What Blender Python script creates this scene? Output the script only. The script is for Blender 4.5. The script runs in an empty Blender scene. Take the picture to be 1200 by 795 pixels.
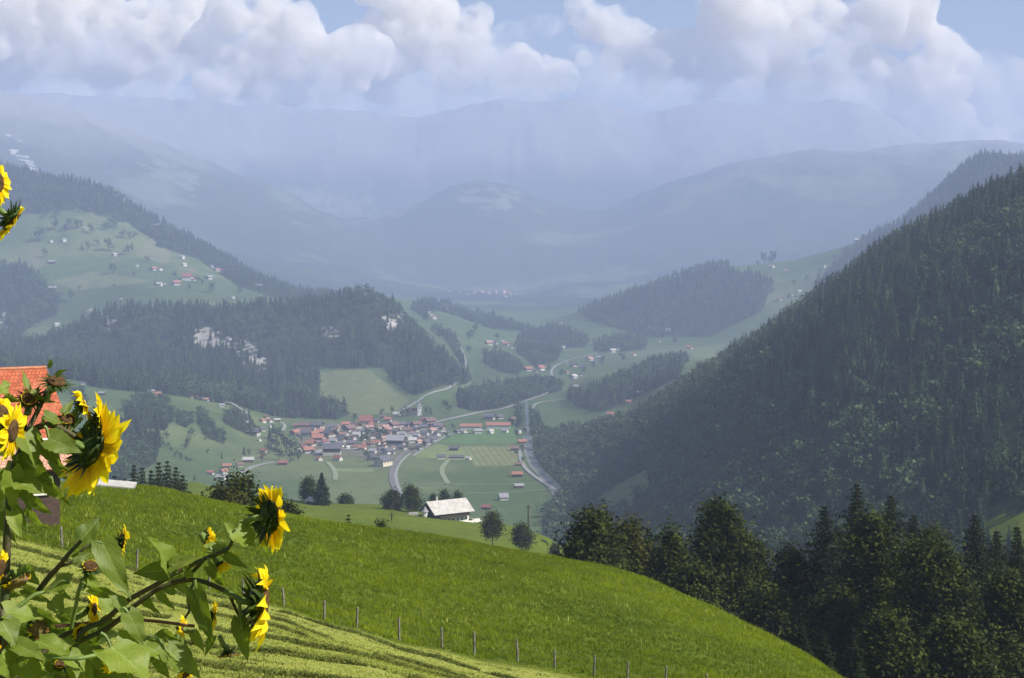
import bpy, math, random
import numpy as np
from mathutils import Vector
sc = bpy.context.scene
COL = sc.collection
RNG = np.random.default_rng(7)
random.seed(7)
R = math.radians

# ------------------------------------------------------------------ camera geometry
# The camera stands at the origin; a point at depth Y that the photograph shows at (px, py)
# (in its own 1200 x 795 pixels) lies at P(px, py, Y).
F, HX, HY = 1847.0, 600.0, 300.0
def P(px, py, Y): return np.array([(px-HX)/F*Y, Y, (HY-py)/F*Y])

# ------------------------------------------------------------------ numpy noise
_g = np.random.default_rng(11)
_perm = np.concatenate([_g.permutation(256)]*2)
_ang = _g.random(256)*2*math.pi
_gx, _gy = np.cos(_ang), np.sin(_ang)
def perlin(x, y):
    xi = np.floor(x).astype(int); yi = np.floor(y).astype(int)
    xf, yf = x-xi, y-yi
    u = xf*xf*xf*(xf*(xf*6-15)+10); v = yf*yf*yf*(yf*(yf*6-15)+10)
    def g(ix, iy, dx, dy):
        h = _perm[_perm[ix & 255] + (iy & 255)]
        return _gx[h]*dx + _gy[h]*dy
    a = g(xi, yi, xf, yf); b = g(xi+1, yi, xf-1, yf)
    c = g(xi, yi+1, xf, yf-1); d = g(xi+1, yi+1, xf-1, yf-1)
    return (a+(b-a)*u) + ((c+(d-c)*u)-(a+(b-a)*u))*v
def fbm(x, y, o=4, gain=.5):
    s, a, t = 0, 1.0, 0
    for k in range(o):
        s = s + a*perlin(x*2**k+17.3*k, y*2**k-9.1*k); t += a; a *= gain
    return s/t*1.6
def sstep(a, b, x):
    t = np.clip((x-a)/(b-a), 0, 1); return t*t*(3-2*t)

# ------------------------------------------------------------------ terrain
# Feature lines from near to far: image column -> (depth, image row).
def zc(Y, d):            # a line at constant depth given by heights
    return {k: (Y, HY - v*F/Y) for k, v in d.items()}
def yc(Y, d): return {k: (Y, v) for k, v in d.items()}
CURVES = [
 ('z', -40, {600: 5.5}),
 ('z', 0, {600: -1.8}),
 ('z', 9, {600: -3.4}),
 ('z', 38, {-700: -8.0, 0: -9.6, 200: -9.9, 450: -10.4, 700: -11.8, 1000: -14, 1200: -15.5, 1900: -20}),
 yc(86, {-700: 510, -300: 575, -100: 612, 0: 629, 73: 645, 245: 688, 333: 706, 380: 722, 418: 731, 468: 747, 518: 757, 556: 767, 607: 777, 650: 786, 696: 796, 735: 803, 850: 822, 1000: 850, 1200: 900, 1900: 1050}),
 {-700: (150, 520), -100: (150, 562), 0: (150, 567), 130: (150, 567), 200: (150, 577), 300: (150, 597), 400: (150, 613), 450: (150, 621), 550: (148, 637), 650: (145, 655), 700: (142, 667), 760: (138, 684), 850: (130, 722), 920: (122, 758), 980: (113, 795), 1050: (106, 845), 1200: (100, 930), 1900: (96, 1150)},
 zc(185, {-700: -30, 0: -37, 300: -43, 650: -48, 850: -50, 980: -55, 1200: -60, 1900: -66}),
 zc(320, {-700: -52, 0: -58, 200: -62, 300: -68, 650: -75, 700: -82, 1000: -92, 1200: -90, 1900: -70}),
 {**yc(520, {-700: 590, 0: 598, 250: 603, 400: 619, 500: 625, 600: 640, 655: 662, 700: 690}), 800: (440, 752), 1000: (410, 800), 1200: (410, 780), 1900: (410, 600)},
 {**yc(640, {-700: 560, 0: 577, 200: 568, 225: 565, 260: 574, 300: 582, 370: 589, 440: 592, 490: 600, 560: 609, 600: 617, 640: 630, 655: 640, 690: 670}), 720: (610, 705), 800: (530, 768), 1000: (490, 790), 1200: (490, 720), 1900: (490, 560)},
 {**zc(900, {-700: -140, 0: -155, 130: -165, 650: -170}), 700: (880, 688), 800: (760, 735), 1000: (620, 730), 1110: (610, 680), 1150: (605, 640), 1200: (600, 618), 1900: (600, 500)},
 {**zc(1250, {-700: -150, 0: -190, 130: -205, 200: -216, 250: -220, 640: -220, 680: -219}), 740: (1180, 614), 800: (1050, 592), 850: (980, 573), 1000: (850, 521), 1200: (820, 433), 1900: (820, 300)},
 {**zc(1700, {-700: -100, -300: -120, 0: -156, 130: -184, 200: -200, 250: -215, 290: -220, 640: -220, 660: -216}), 700: (1680, 509), 800: (1450, 467), 870: (1320, 424), 1000: (1150, 348), 1200: (1080, 246), 1900: (1080, 105)},
 {**yc(2000, {-700: 380, -300: 410, 0: 440, 130: 457, 200: 464, 280: 482, 310: 496, 340: 503, 640: 503, 690: 502}), 740: (1950, 494), 800: (1750, 455), 870: (1600, 416), 950: (1480, 361), 1050: (1380, 288), 1140: (1320, 243), 1200: (1290, 219), 1300: (1250, 150), 1900: (1200, 60)},
 yc(2500, {-700: 380, 0: 428, 130: 432, 200: 427, 300: 422, 380: 434, 430: 432, 460: 437, 500: 432, 530: 447, 550: 458, 575: 462, 660: 462, 700: 440, 1000: 400, 1200: 330, 1900: 200}),
 yc(2800, {-700: 360, -300: 400, 0: 406, 50: 407, 100: 383, 130: 365, 200: 362, 250: 366, 300: 362, 360: 360, 400: 353, 430: 347, 460: 360, 480: 379, 500: 401, 520: 422, 548: 448, 575: 443, 660: 444, 700: 438, 1000: 400, 1200: 350, 1900: 220}),
 yc(3150, {-700: 360, 0: 400, 50: 398, 100: 380, 150: 360, 200: 357, 300: 360, 400: 366, 450: 372, 480: 386, 510: 395, 545: 413, 600: 420, 650: 428, 700: 425, 800: 422, 860: 425, 1000: 400, 1200: 330, 1900: 200}),
 yc(3700, {-700: 260, 0: 310, 50: 305, 150: 303, 250: 322, 300: 337, 330: 346, 400: 352, 450: 365, 480: 374, 510: 370, 550: 383, 600: 397, 640: 402, 700: 398, 760: 405, 830: 400, 900: 375, 960: 355, 1000: 345, 1100: 295, 1200: 240, 1900: 150}),
 yc(4300, {-700: 150, -300: 170, 0: 198, 70: 212, 130: 228, 200: 272, 260: 302, 300: 326, 340: 341, 400: 346, 450: 349, 500: 355, 550: 370, 600: 379, 640: 384, 670: 370, 720: 350, 780: 328, 830: 312, 870: 312, 930: 306, 1000: 288, 1060: 262, 1090: 234, 1120: 204, 1150: 180, 1175: 188, 1200: 186, 1500: 170, 1900: 140}),
 yc(5200, {-700: 200, 0: 265, 200: 322, 350: 354, 450: 357, 550: 362, 620: 364, 700: 362, 800: 345, 900: 330, 1000: 312, 1200: 260, 1900: 220}),
 yc(7200, {-700: 160, 0: 190, 100: 225, 200: 255, 300: 285, 400: 312, 450: 334, 520: 343, 620: 340, 700: 330, 800: 316, 900: 300, 1000: 285, 1200: 250, 1900: 220}),
 yc(9000, {-700: 100, 0: 112, 60: 122, 100: 134, 200: 175, 300: 215, 400: 258, 440: 262, 480: 248, 510: 226, 535: 222, 560: 206, 585: 214, 620: 232, 660: 248, 700: 252, 740: 238, 790: 212, 850: 196, 950: 180, 1100: 170, 1200: 170, 1900: 150}),
 yc(9900, {-700: 130, 0: 140, 200: 205, 400: 270, 480: 262, 550: 240, 620: 250, 700: 265, 790: 235, 950: 210, 1200: 195, 1900: 175}),
 yc(11000, {-700: 110, 0: 110, 200: 118, 300: 124, 400: 130, 480: 136, 560: 126, 590: 118, 650: 114, 690: 119, 720: 126, 760: 141, 780: 133, 800: 125, 850: 119, 900: 123, 930: 131, 960: 119, 1000: 117, 1030: 131, 1060: 151, 1100: 168, 1200: 180, 1900: 160}),
 yc(12300, {600: 200}),
]
def _tables():
    out = []
    for c in CURVES:
        if isinstance(c, tuple):
            Y = c[1]; k = np.array(sorted(c[2])); out.append((k, np.full(len(k), float(Y)), np.array([c[2][q] for q in k], float)))
        else:
            k = np.array(sorted(c)); Y = np.array([c[q][0] for q in k], float); y = np.array([c[q][1] for q in k], float)
            out.append((k, Y, (HY-y)/F*Y))
    return out
_PXD = np.arange(-700, 1901, 3.0)
def _smooth():
    out = []
    for k, yy, zz in _tables():
        Y, Z = np.interp(_PXD, k, yy), np.interp(_PXD, k, zz)
        s = 2 if Y.mean() < 3000 else 3.5 if Y.mean() < 5000 else 7
        w = np.exp(-.5*(np.arange(-24, 25)/s)**2); w /= w.sum()
        out.append((_PXD, np.convolve(np.pad(Y, 24, 'edge'), w, 'valid'), np.convolve(np.pad(Z, 24, 'edge'), w, 'valid')))
    return out
TAB = _smooth()
def base_h(X, Y):
    px = np.clip(HX + F*X/np.maximum(Y, 36.0), -700, 1900)
    K = len(TAB)
    Yk = np.empty((K, len(px))); zk = np.empty((K, len(px)))
    for i, (k, yy, zz) in enumerate(TAB):
        Yk[i] = np.interp(px, k, yy); zk[i] = np.interp(px, k, zz)
    h = np.diff(Yk, axis=0); d = np.diff(zk, axis=0)/h
    m = np.empty_like(Yk); m[0] = d[0]; m[-1] = d[-1]
    a, b = d[:-1], d[1:]
    w1, w2 = 2*h[1:]+h[:-1], h[1:]+2*h[:-1]
    same = a*b > 0
    with np.errstate(divide='ignore', invalid='ignore'):
        hm = (w1+w2)/(w1/np.where(same, a, 1)+w2/np.where(same, b, 1))
    m[1:-1] = np.where(same, hm, 0)
    idx = np.clip((Y[None] >= Yk).sum(0)-1, 0, K-2)
    c = np.arange(len(px))
    Y0, hh = Yk[idx, c], h[idx, c]; t = np.clip((Y-Y0)/hh, -.5, 1.5)
    z0, z1, m0, m1 = zk[idx, c], zk[idx+1, c], m[idx, c]*hh, m[idx+1, c]*hh
    return ((2*t-3)*t*t+1)*z0 + ((t-2)*t+1)*t*m0 + (3-2*t)*t*t*z1 + (t-1)*t*t*m1
def height(X, Y):
    X = np.atleast_1d(np.asarray(X, float)); Y = np.atleast_1d(np.asarray(Y, float))
    out = np.empty(len(X))
    for s in range(0, len(X), 60000):
        x, y = X[s:s+60000], Y[s:s+60000]
        z = base_h(x, y)
        near = 1-sstep(160, 260, y)
        z = z + near*(.16*fbm(x/5, y/5, 3)+.5*fbm(x/22+3, y/22, 2))*sstep(20, 60, y)
        farm = sstep(200, 300, y)*(1-sstep(800, 1000, y))
        z = z + farm*1.6*fbm(x/60, y/60, 3)
        hill = sstep(1150, 1500, y)*sstep(-217, -190, z)
        hill = hill*np.minimum(1, y/2600)
        z = z + hill*(7*fbm(x/130+5, y/130, 4) + 9*fbm(x/420, y/420, 2))
        fm = sstep(5000, 6800, y)
        rd = 1-np.abs(fbm(x/900+.3, y/900+7, 5, .55))*2
        z = z + fm*(42*(rd-.55) + 24*fbm(x/480+8, y/150, 4, .5) + 7*fbm(x/200, y/70, 3))
        out[s:s+60000] = z
    return out
def ground_at(px, py, Y0=700, Y1=9500):
    """the first point of the terrain that the photograph's pixel (px, py) shows beyond depth Y0"""
    Y = np.exp(np.linspace(math.log(Y0), math.log(Y1), 700))
    z = height((px-HX)/F*Y, Y); zr = (HY-py)/F*Y
    k = np.argmax(z >= zr)
    if not (z >= zr).any(): k = int(np.argmin(np.abs(z-zr)/Y))
    elif k > 0:
        a, b = (zr-z)[k-1], (z-zr)[k]
        t = a/(a+b+1e-9); y = Y[k-1]+(Y[k]-Y[k-1])*t
        return np.array([(px-HX)/F*y, y, height((px-HX)/F*y, y)[0]])
    return np.array([(px-HX)/F*Y[k], Y[k], z[k]])
def inpoly(x, y, poly):
    ins = np.zeros(len(x), bool); n = len(poly)
    for i in range(n):
        x0, y0 = poly[i]; x1, y1 = poly[(i+1) % n]
        if y0 == y1: continue
        c = ((y0 > y) != (y1 > y)) & (x < (x1-x0)*(y-y0)/(y1-y0)+x0)
        ins ^= c
    return ins

# ------------------------------------------------------------------ mesh collecting
class G:
    """collects vertices, faces (tri or quad arrays), a tint per vertex"""
    def __init__(s): s.V = []; s.Fc = []; s.T = []; s.M = []; s.n = 0; s.A = []
    def add(s, V, Fs, tint=1.0, mat=0, attr=None):
        V = np.asarray(V, float).reshape(-1, 3)
        s.V.append(V); s.T.append(np.broadcast_to(np.asarray(tint, float), (len(V),)))
        s.A.append(np.zeros((len(V), 2)) if attr is None else attr)
        for f in (Fs if isinstance(Fs, list) else [Fs]):
            f = np.asarray(f, int)
            s.Fc.append(f+s.n); s.M.append(np.full(len(f), mat))
        s.n += len(V); return s
    def arrays(s):
        return np.concatenate(s.V), s.Fc, np.concatenate(s.T), s.M, np.concatenate(s.A)
    def mesh(s, name, mats, smooth=False, off=None, colors=None, attr=False):
        V, Fc, T, M, A = s.arrays()
        if off is not None: V = V-np.asarray(off)
        return mkmesh(name, V, Fc, M, mats, smooth, T, colors, A if attr else None)
def mkmesh(name, V, Fc, M, mats, smooth, T=None, colors=None, A=None):
    me = bpy.data.meshes.new(name)
    me.vertices.add(len(V)); me.vertices.foreach_set('co', np.ascontiguousarray(V, dtype=np.float32).ravel())
    loops = np.concatenate([f.ravel() for f in Fc]); tot = np.concatenate([np.full(len(f), f.shape[1]) for f in Fc])
    start = np.concatenate([[0], np.cumsum(tot)[:-1]])
    me.loops.add(len(loops)); me.loops.foreach_set('vertex_index', loops.astype(np.int32))
    me.polygons.add(len(tot)); me.polygons.foreach_set('loop_start', start.astype(np.int32))
    try: me.polygons.foreach_set('loop_total', tot.astype(np.int32))
    except Exception: pass
    if M is not None:
        me.polygons.foreach_set('material_index', np.concatenate(M).astype(np.int32))
    me.polygons.foreach_set('use_smooth', np.full(len(tot), smooth))
    if T is not None:
        a = me.attributes.new('tint', 'FLOAT', 'POINT'); a.data.foreach_set('value', np.ascontiguousarray(T, dtype=np.float32))
    if A is not None:
        for i, nm in enumerate(('lu', 'lt')):
            a = me.attributes.new(nm, 'FLOAT', 'POINT'); a.data.foreach_set('value', np.ascontiguousarray(A[:, i], dtype=np.float32))
    if colors is not None:
        c = np.ones((len(V), 4), np.float32); c[:, :3] = colors
        a = me.attributes.new('cover', 'FLOAT_COLOR', 'POINT'); a.data.foreach_set('color', c.ravel())
    for m in (mats if isinstance(mats, (list, tuple)) else [mats]): me.materials.append(m)
    me.update(calc_edges=True); me.validate()
    return me

WL = {}
def link(name, me, parent=None, loc=None, rotz=0, scale=None):
    o = bpy.data.objects.new(name, me); COL.objects.link(o)
    if parent is not None: o.parent = parent
    if loc is not None: o.location = [float(q) for q in loc]
    if rotz: o.rotation_euler = (0, 0, rotz)
    if scale is not None: o.scale = (scale,)*3 if np.isscalar(scale) else scale
    return o
def empty(name, loc, rotz=0, scale=None):
    o = link(name, None, None, loc, rotz, scale); WL[o.name] = np.array(loc, float); return o
def part(name, g, mats, parent, smooth=False, attr=False):
    """one mesh in world coordinates, hung under parent (an unrotated thing or a part of one)"""
    off = WL[parent.name]
    o = link(name, g.mesh(name, mats, smooth, off, attr=attr), parent); WL[o.name] = off; return o
def tag(o, label=None, cat=None, group=None, kind=None):
    if label: o['label'] = label
    if cat: o['category'] = cat
    if group: o['group'] = group
    if kind: o['kind'] = kind
    return o
def copy_thing(root, loc, rotz=0, scale=None):
    r = root.copy(); COL.objects.link(r); r.location = [float(q) for q in loc]; r.rotation_euler = (0, 0, rotz)
    if scale is not None: r.scale = (scale,)*3 if np.isscalar(scale) else scale
    for ch in list(root.children):
        c = ch.copy(); COL.objects.link(c); c.parent = r
        for s in list(ch.children):
            d = s.copy(); COL.objects.link(d); d.parent = c
    return r
ORD = ['first', 'second', 'third', 'fourth', 'fifth', 'sixth', 'seventh', 'eighth', 'ninth', 'tenth', 'eleventh', 'twelfth', 'thirteenth', 'fourteenth', 'fifteenth', 'sixteenth', 'seventeenth', 'eighteenth', 'nineteenth', 'twentieth']
ORD += ['twenty-'+q for q in ORD[:9]]+['thirtieth']+['thirty-'+q for q in ORD[:9]]+['fortieth']+['forty-'+q for q in ORD[:9]]

def norm(v): v = np.asarray(v, float); return v/(np.linalg.norm(v)+1e-12)
def tube(g, pts, rad, seg=8, cap=True, tint=1.0, mat=0):
    pts = np.asarray(pts, float); n = len(pts); rad = np.broadcast_to(rad, (n,))
    V = []; up = np.array([.31, .2, .93])
    for i in range(n):
        t = norm(pts[min(i+1, n-1)]-pts[max(i-1, 0)])
        a = norm(np.cross(t, up if abs(t@up) < .95 else [1, 0, 0])); b = np.cross(t, a)
        th = np.arange(seg)/seg*2*math.pi
        V.append(pts[i]+rad[i]*(np.cos(th)[:, None]*a+np.sin(th)[:, None]*b))
    V = np.concatenate(V)
    q = [[i*seg+j, i*seg+(j+1) % seg, (i+1)*seg+(j+1) % seg, (i+1)*seg+j] for i in range(n-1) for j in range(seg)]
    fs = [np.array(q)]
    if cap:
        V = np.vstack([V, pts[0], pts[-1]]); c0, c1 = n*seg, n*seg+1
        fs.append(np.array([[c0, (j+1) % seg, j] for j in range(seg)]+[[c1, (n-1)*seg+j, (n-1)*seg+(j+1) % seg] for j in range(seg)]))
    g.add(V, fs, tint, mat); return g
def spline(pts, n=6):
    pts = [np.asarray(p, float) for p in pts]
    if len(pts) < 3: return np.array([pts[0]+(pts[-1]-pts[0])*t for t in np.linspace(0, 1, n+1)])
    q = [2*pts[0]-pts[1]]+pts+[2*pts[-1]-pts[-2]]; out = []
    for i in range(1, len(q)-2):
        for t in np.arange(n)/n:
            a, b, c, d = q[i-1], q[i], q[i+1], q[i+2]
            out.append(.5*(2*b+(c-a)*t+(2*a-5*b+4*c-d)*t*t+(3*b-a-3*c+d)*t**3))
    out.append(pts[-1]); return np.array(out)
BOXF = np.array([[0, 3, 2, 1], [4, 5, 6, 7], [0, 1, 5, 4], [1, 2, 6, 5], [2, 3, 7, 6], [3, 0, 4, 7]])
def box(g, c, s, rot=0, tint=1.0, mat=0, org=(0, 0, 0)):
    sx, sy, sz = np.asarray(s, float)/2
    V = np.array([[-sx, -sy, -sz], [sx, -sy, -sz], [sx, sy, -sz], [-sx, sy, -sz], [-sx, -sy, sz], [sx, -sy, sz], [sx, sy, sz], [-sx, sy, sz]])+np.asarray(c, float)
    if rot:
        ca, sa = math.cos(rot), math.sin(rot); V = np.stack([V[:, 0]*ca-V[:, 1]*sa, V[:, 0]*sa+V[:, 1]*ca, V[:, 2]], 1)
    g.add(V+np.asarray(org, float), BOXF, tint, mat); return g
def slab(g, quad, th, tint=1.0, mat=0):
    """a thick plate from four corner points, thickened along its downward normal"""
    q = np.asarray(quad, float); n = norm(np.cross(q[1]-q[0], q[3]-q[0]))
    if n[2] < 0: n = -n
    g.add(np.vstack([q-n*th, q]), BOXF, tint, mat); return g

# ------------------------------------------------------------------ materials
def newmat(name):
    m = bpy.data.materials.new(name); m.use_nodes = True
    return m, m.node_tree.nodes, m.node_tree.links
def mixrgb(N, L, a, b, fac, mode='MIX'):
    n = N.new('ShaderNodeMix'); n.data_type = 'RGBA'; n.blend_type = mode
    for sock, v in ((n.inputs[6], a), (n.inputs[7], b), (n.inputs[0], fac)):
        if hasattr(v, 'is_linked'): L.new(v, sock)
        elif isinstance(v, (int, float)): sock.default_value = v
        else: sock.default_value = (*v, 1) if len(v) == 3 else v
    return n.outputs[2]
def math_n(N, L, op, a, b=None, c=None, clamp=False):
    n = N.new('ShaderNodeMath'); n.operation = op; n.use_clamp = clamp
    for s, v in zip(n.inputs, (a, b, c)):
        if v is None: continue
        if hasattr(v, 'is_linked'): L.new(v, s)
        else: s.default_value = v
    return n.outputs[0]
def noise(N, L, scale, detail=4, rough=.55, co=None, obj=True):
    n = N.new('ShaderNodeTexNoise'); n.inputs['Scale'].default_value = scale
    n.inputs['Detail'].default_value = detail; n.inputs['Roughness'].default_value = rough
    if co is None:
        t = N.new('ShaderNodeTexCoord'); co = t.outputs['Object' if obj else 'Generated']
    L.new(co, n.inputs['Vector']); return n.outputs['Fac']
def ramp(N, L, fac, stops):
    r = N.new('ShaderNodeValToRGB'); L.new(fac, r.inputs[0]); e = r.color_ramp.elements
    while len(e) < len(stops): e.new(.5)
    for q, (p, c) in zip(e, stops): q.position = p; q.color = (*c, 1)
    return r.outputs[0]
def mat_simple(name, col, col2=None, scale=5, rough=.8, bump=0, bscale=20, metal=0, spec=.3, co=None):
    m, N, L = newmat(name); b = N['Principled BSDF']
    b.inputs['Roughness'].default_value = rough; b.inputs['Metallic'].default_value = metal
    b.inputs['Specular IOR Level'].default_value = spec
    if col2 is None: b.inputs['Base Color'].default_value = (*col, 1)
    else:
        f = noise(N, L, scale); f = ramp(N, L, f, [(.35, (0, 0, 0)), (.65, (1, 1, 1))])
        L.new(mixrgb(N, L, col, col2, f), b.inputs['Base Color'])
    if bump:
        bp = N.new('ShaderNodeBump'); bp.inputs['Strength'].default_value = bump
        L.new(noise(N, L, bscale), bp.inputs['Height']); L.new(bp.outputs[0], b.inputs['Normal'])
    return m
def mat_leaf(name, dark, light, trans=.3, scale=.35, rough=.7, spec=.2, transcol=None, patch=.5):
    """foliage: colour by clump noise and the tint attribute, with light passing through"""
    m, N, L = newmat(name); b = N['Principled BSDF']; out = N['Material Output']
    at = N.new('ShaderNodeAttribute'); at.attribute_name = 'tint'
    nz = noise(N, L, scale, 3)
    f = math_n(N, L, 'MULTIPLY_ADD', nz, patch, math_n(N, L, 'MULTIPLY_ADD', at.outputs['Fac'], 1-patch, 0), clamp=True)
    col = mixrgb(N, L, dark, light, f)
    L.new(col, b.inputs['Base Color']); b.inputs['Roughness'].default_value = rough; b.inputs['Specular IOR Level'].default_value = spec
    tr = N.new('ShaderNodeBsdfTranslucent')
    L.new(mixrgb(N, L, col, transcol if transcol else (.9, 1.0, .25), .5 if transcol is None else .7, 'MULTIPLY' if transcol is None else 'MIX'), tr.inputs[0])
    mx = N.new('ShaderNodeMixShader'); mx.inputs[0].default_value = trans
    L.new(b.outputs[0], mx.inputs[1]); L.new(tr.outputs[0], mx.inputs[2]); L.new(mx.outputs[0], out.inputs[0])
    return m

# ------------------------------------------------------------------ land cover (what grows where)
WOODS = [  # name, polygon in the photograph, depth range, spacing, conifer share, tree height
 ('steep dark mixed forest covering the right mountainside', [(622, 520), (640, 507), (690, 505), (745, 492), (800, 450), (870, 410), (950, 356), (1050, 284), (1140, 238), (1200, 214), (1300, 145), (1950, 40), (1950, 800), (636, 800), (636, 604), (652, 588), (659, 574), (643, 556), (624, 535)], (560, 2020), 7.0, .50, (10, 19)),
 ('dark forest covering the rocky hill behind the village', [(-60, 395), (50, 395), (100, 370), (130, 350), (300, 350), (430, 335), (480, 370), (553, 445), (540, 452), (520, 452), (485, 464), (466, 452), (448, 432), (375, 432), (372, 472), (412, 484), (395, 492), (330, 490), (280, 477), (230, 468), (190, 462), (120, 456), (75, 442), (-60, 432)], (1800, 2830), 9.5, .72, (15, 24)),
 ('forest belt on the upper left ridge', [(-150, 150), (0, 185), (130, 215), (200, 258), (300, 315), (345, 335), (335, 347), (295, 335), (240, 303), (190, 288), (150, 262), (90, 245), (40, 252), (-150, 262)], (3600, 4330), 13, .75, (18, 27)),
 ('dark wooded spur at the left edge below the upper meadows', [(-150, 290), (0, 292), (28, 308), (72, 350), (66, 370), (40, 380), (14, 402), (-150, 402)], (2850, 3700), 11, .75, (16, 25)),
 ('bushy grove in the upper part of the left green slope', [(145, 478), (163, 465), (195, 472), (205, 490), (192, 505), (165, 502), (147, 493)], (1250, 2000), 6.5, .2, (11, 17)),
 ('round copse right of the large slope grove', [(205, 484), (225, 482), (229, 495), (217, 501), (208, 498)], (1250, 2000), 6.5, .1, (10, 14)),
 ('leafy hedge strip running down the left green slope', [(231, 482), (243, 486), (252, 503), (266, 514), (262, 521), (241, 513), (230, 494)], (1250, 2000), 6, .1, (9, 14)),
 ('wooded strip below the little hill road', [(262, 487), (275, 483), (292, 492), (304, 505), (297, 512), (276, 503), (262, 496)], (1250, 2000), 6, .2, (10, 15)),
 ('shady wood at the lower left behind the sunflowers', [(112, 500), (150, 497), (170, 505), (188, 520), (183, 542), (150, 562), (100, 580), (95, 520)], (900, 1900), 6.5, .3, (11, 17)),
 ('small grove on the slope above the house roof', [(82, 458), (98, 458), (104, 475), (86, 478)], (1400, 2000), 7, .1, (9, 13)),
 ('wooded knoll above the middle of the valley', [(480, 362), (505, 350), (530, 346), (570, 370), (612, 384), (628, 390), (577, 386), (532, 370), (512, 364), (498, 374)], (3600, 4400), 13, .5, (16, 24)),
 ('dark wood on the low central hill', [(608, 396), (648, 384), (692, 396), (685, 408), (660, 408), (652, 424), (626, 430), (604, 412)], (2900, 4200), 11, .5, (15, 23)),
 ('broad wood beside the central hamlet', [(566, 412), (592, 416), (614, 432), (606, 440), (585, 436), (566, 426)], (2700, 3900), 10, .3, (13, 20)),
 ('leafy wood along the bend beyond the village', [(534, 464), (594, 452), (650, 446), (660, 458), (618, 469), (580, 481), (552, 482), (538, 478)], (2100, 3300), 9, .25, (14, 20)),
 ('wood climbing the lower right side of the valley', [(664, 464), (690, 460), (720, 446), (760, 430), (806, 422), (794, 442), (772, 455), (738, 468), (705, 484), (676, 478)], (2050, 3400), 9, .5, (14, 22)),
 ('tree belt across the middle right fields', [(694, 402), (735, 392), (760, 396), (756, 410), (722, 413), (698, 414)], (3200, 4300), 12, .4, (14, 20)),
 ('narrow wood below the knoll hamlet', [(508, 384), (526, 388), (540, 410), (552, 440), (539, 426), (526, 405)], (2850, 3800), 10, .4, (13, 20)),
 ('riverside trees along the upper stream', [(604, 475), (611, 472), (613, 500), (604, 502)], (2000, 2600), 8, .1, (11, 16)),
 ('riverside trees on the right bank', [(622, 478), (630, 490), (640, 505), (622, 512), (621, 495)], (1850, 2600), 8, .2, (11, 17)),
 ('forest covering the hazy right middle hill', [(668, 358), (700, 344), (760, 326), (832, 304), (865, 318), (908, 328), (892, 365), (832, 395), (760, 396), (690, 376)], (3500, 4330), 13, .6, (16, 24)),
 ('wooded ridge rising into haze behind the right mountain', [(956, 332), (1000, 292), (1075, 236), (1120, 198), (1152, 170), (1178, 180), (1290, 174), (1290, 270), (1000, 340)], (3500, 4330), 13, .75, (17, 26)),
 ('scattered wood between the upper left meadows', [(180, 288), (206, 276), (272, 305), (330, 335), (405, 348), (330, 352), (280, 336), (230, 303)], (3200, 4330), 13, .4, (14, 20)),
]
CLEAR = [  # open ground inside the woods
 [(700, 583), (728, 566), (756, 551), (764, 556), (758, 574), (742, 594), (716, 602)], [(1146, 614), (1172, 603), (1210, 599), (1300, 590), (1300, 650), (1150, 650)],
]
CLIFFS = [
 [(226, 386), (245, 383), (275, 395), (300, 406), (316, 428), (314, 436), (292, 434), (268, 411), (245, 407), (226, 411)],
 [(122, 368), (136, 368), (138, 384), (122, 384)], [(104, 362), (110, 362), (110, 372), (104, 372)],
 [(378, 382), (396, 386), (398, 398), (384, 396)], [(448, 372), (466, 368), (472, 382), (456, 388)], [(-6, 372), (6, 362), (7, 384), (-6, 392)],
]
FIELDS = [  # polygon, colour
 ([(540, 523), (605, 524), (609, 545), (556, 546)], (.17, .19, .08)),
 ([(481, 535), (512, 520), (526, 523), (541, 524), (557, 540), (520, 539), (505, 537)], (.16, .20, .07)),
 ([(388, 549), (438, 549), (438, 553), (392, 553)], (.15, .19, .08)),
 ([(374, 437), (430, 432), (480, 470), (462, 484), (412, 487), (376, 470)], (.125, .145, .06)),
 ([(504, 508), (600, 500), (606, 518), (546, 521), (512, 518)], (.085, .15, .05)),
 ([(700, 583), (728, 566), (756, 551), (764, 556), (758, 574), (742, 594), (716, 602)], (.15, .18, .06)),
 ([(60, 330), (110, 318), (180, 330), (90, 340)], (.13, .15, .07)), ([(185, 270), (205, 285), (195, 310), (160, 300)], (.14, .15, .08)),
 ([(30, 300), (48, 290), (55, 310), (35, 320)], (.14, .15, .08)),
]
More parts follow.
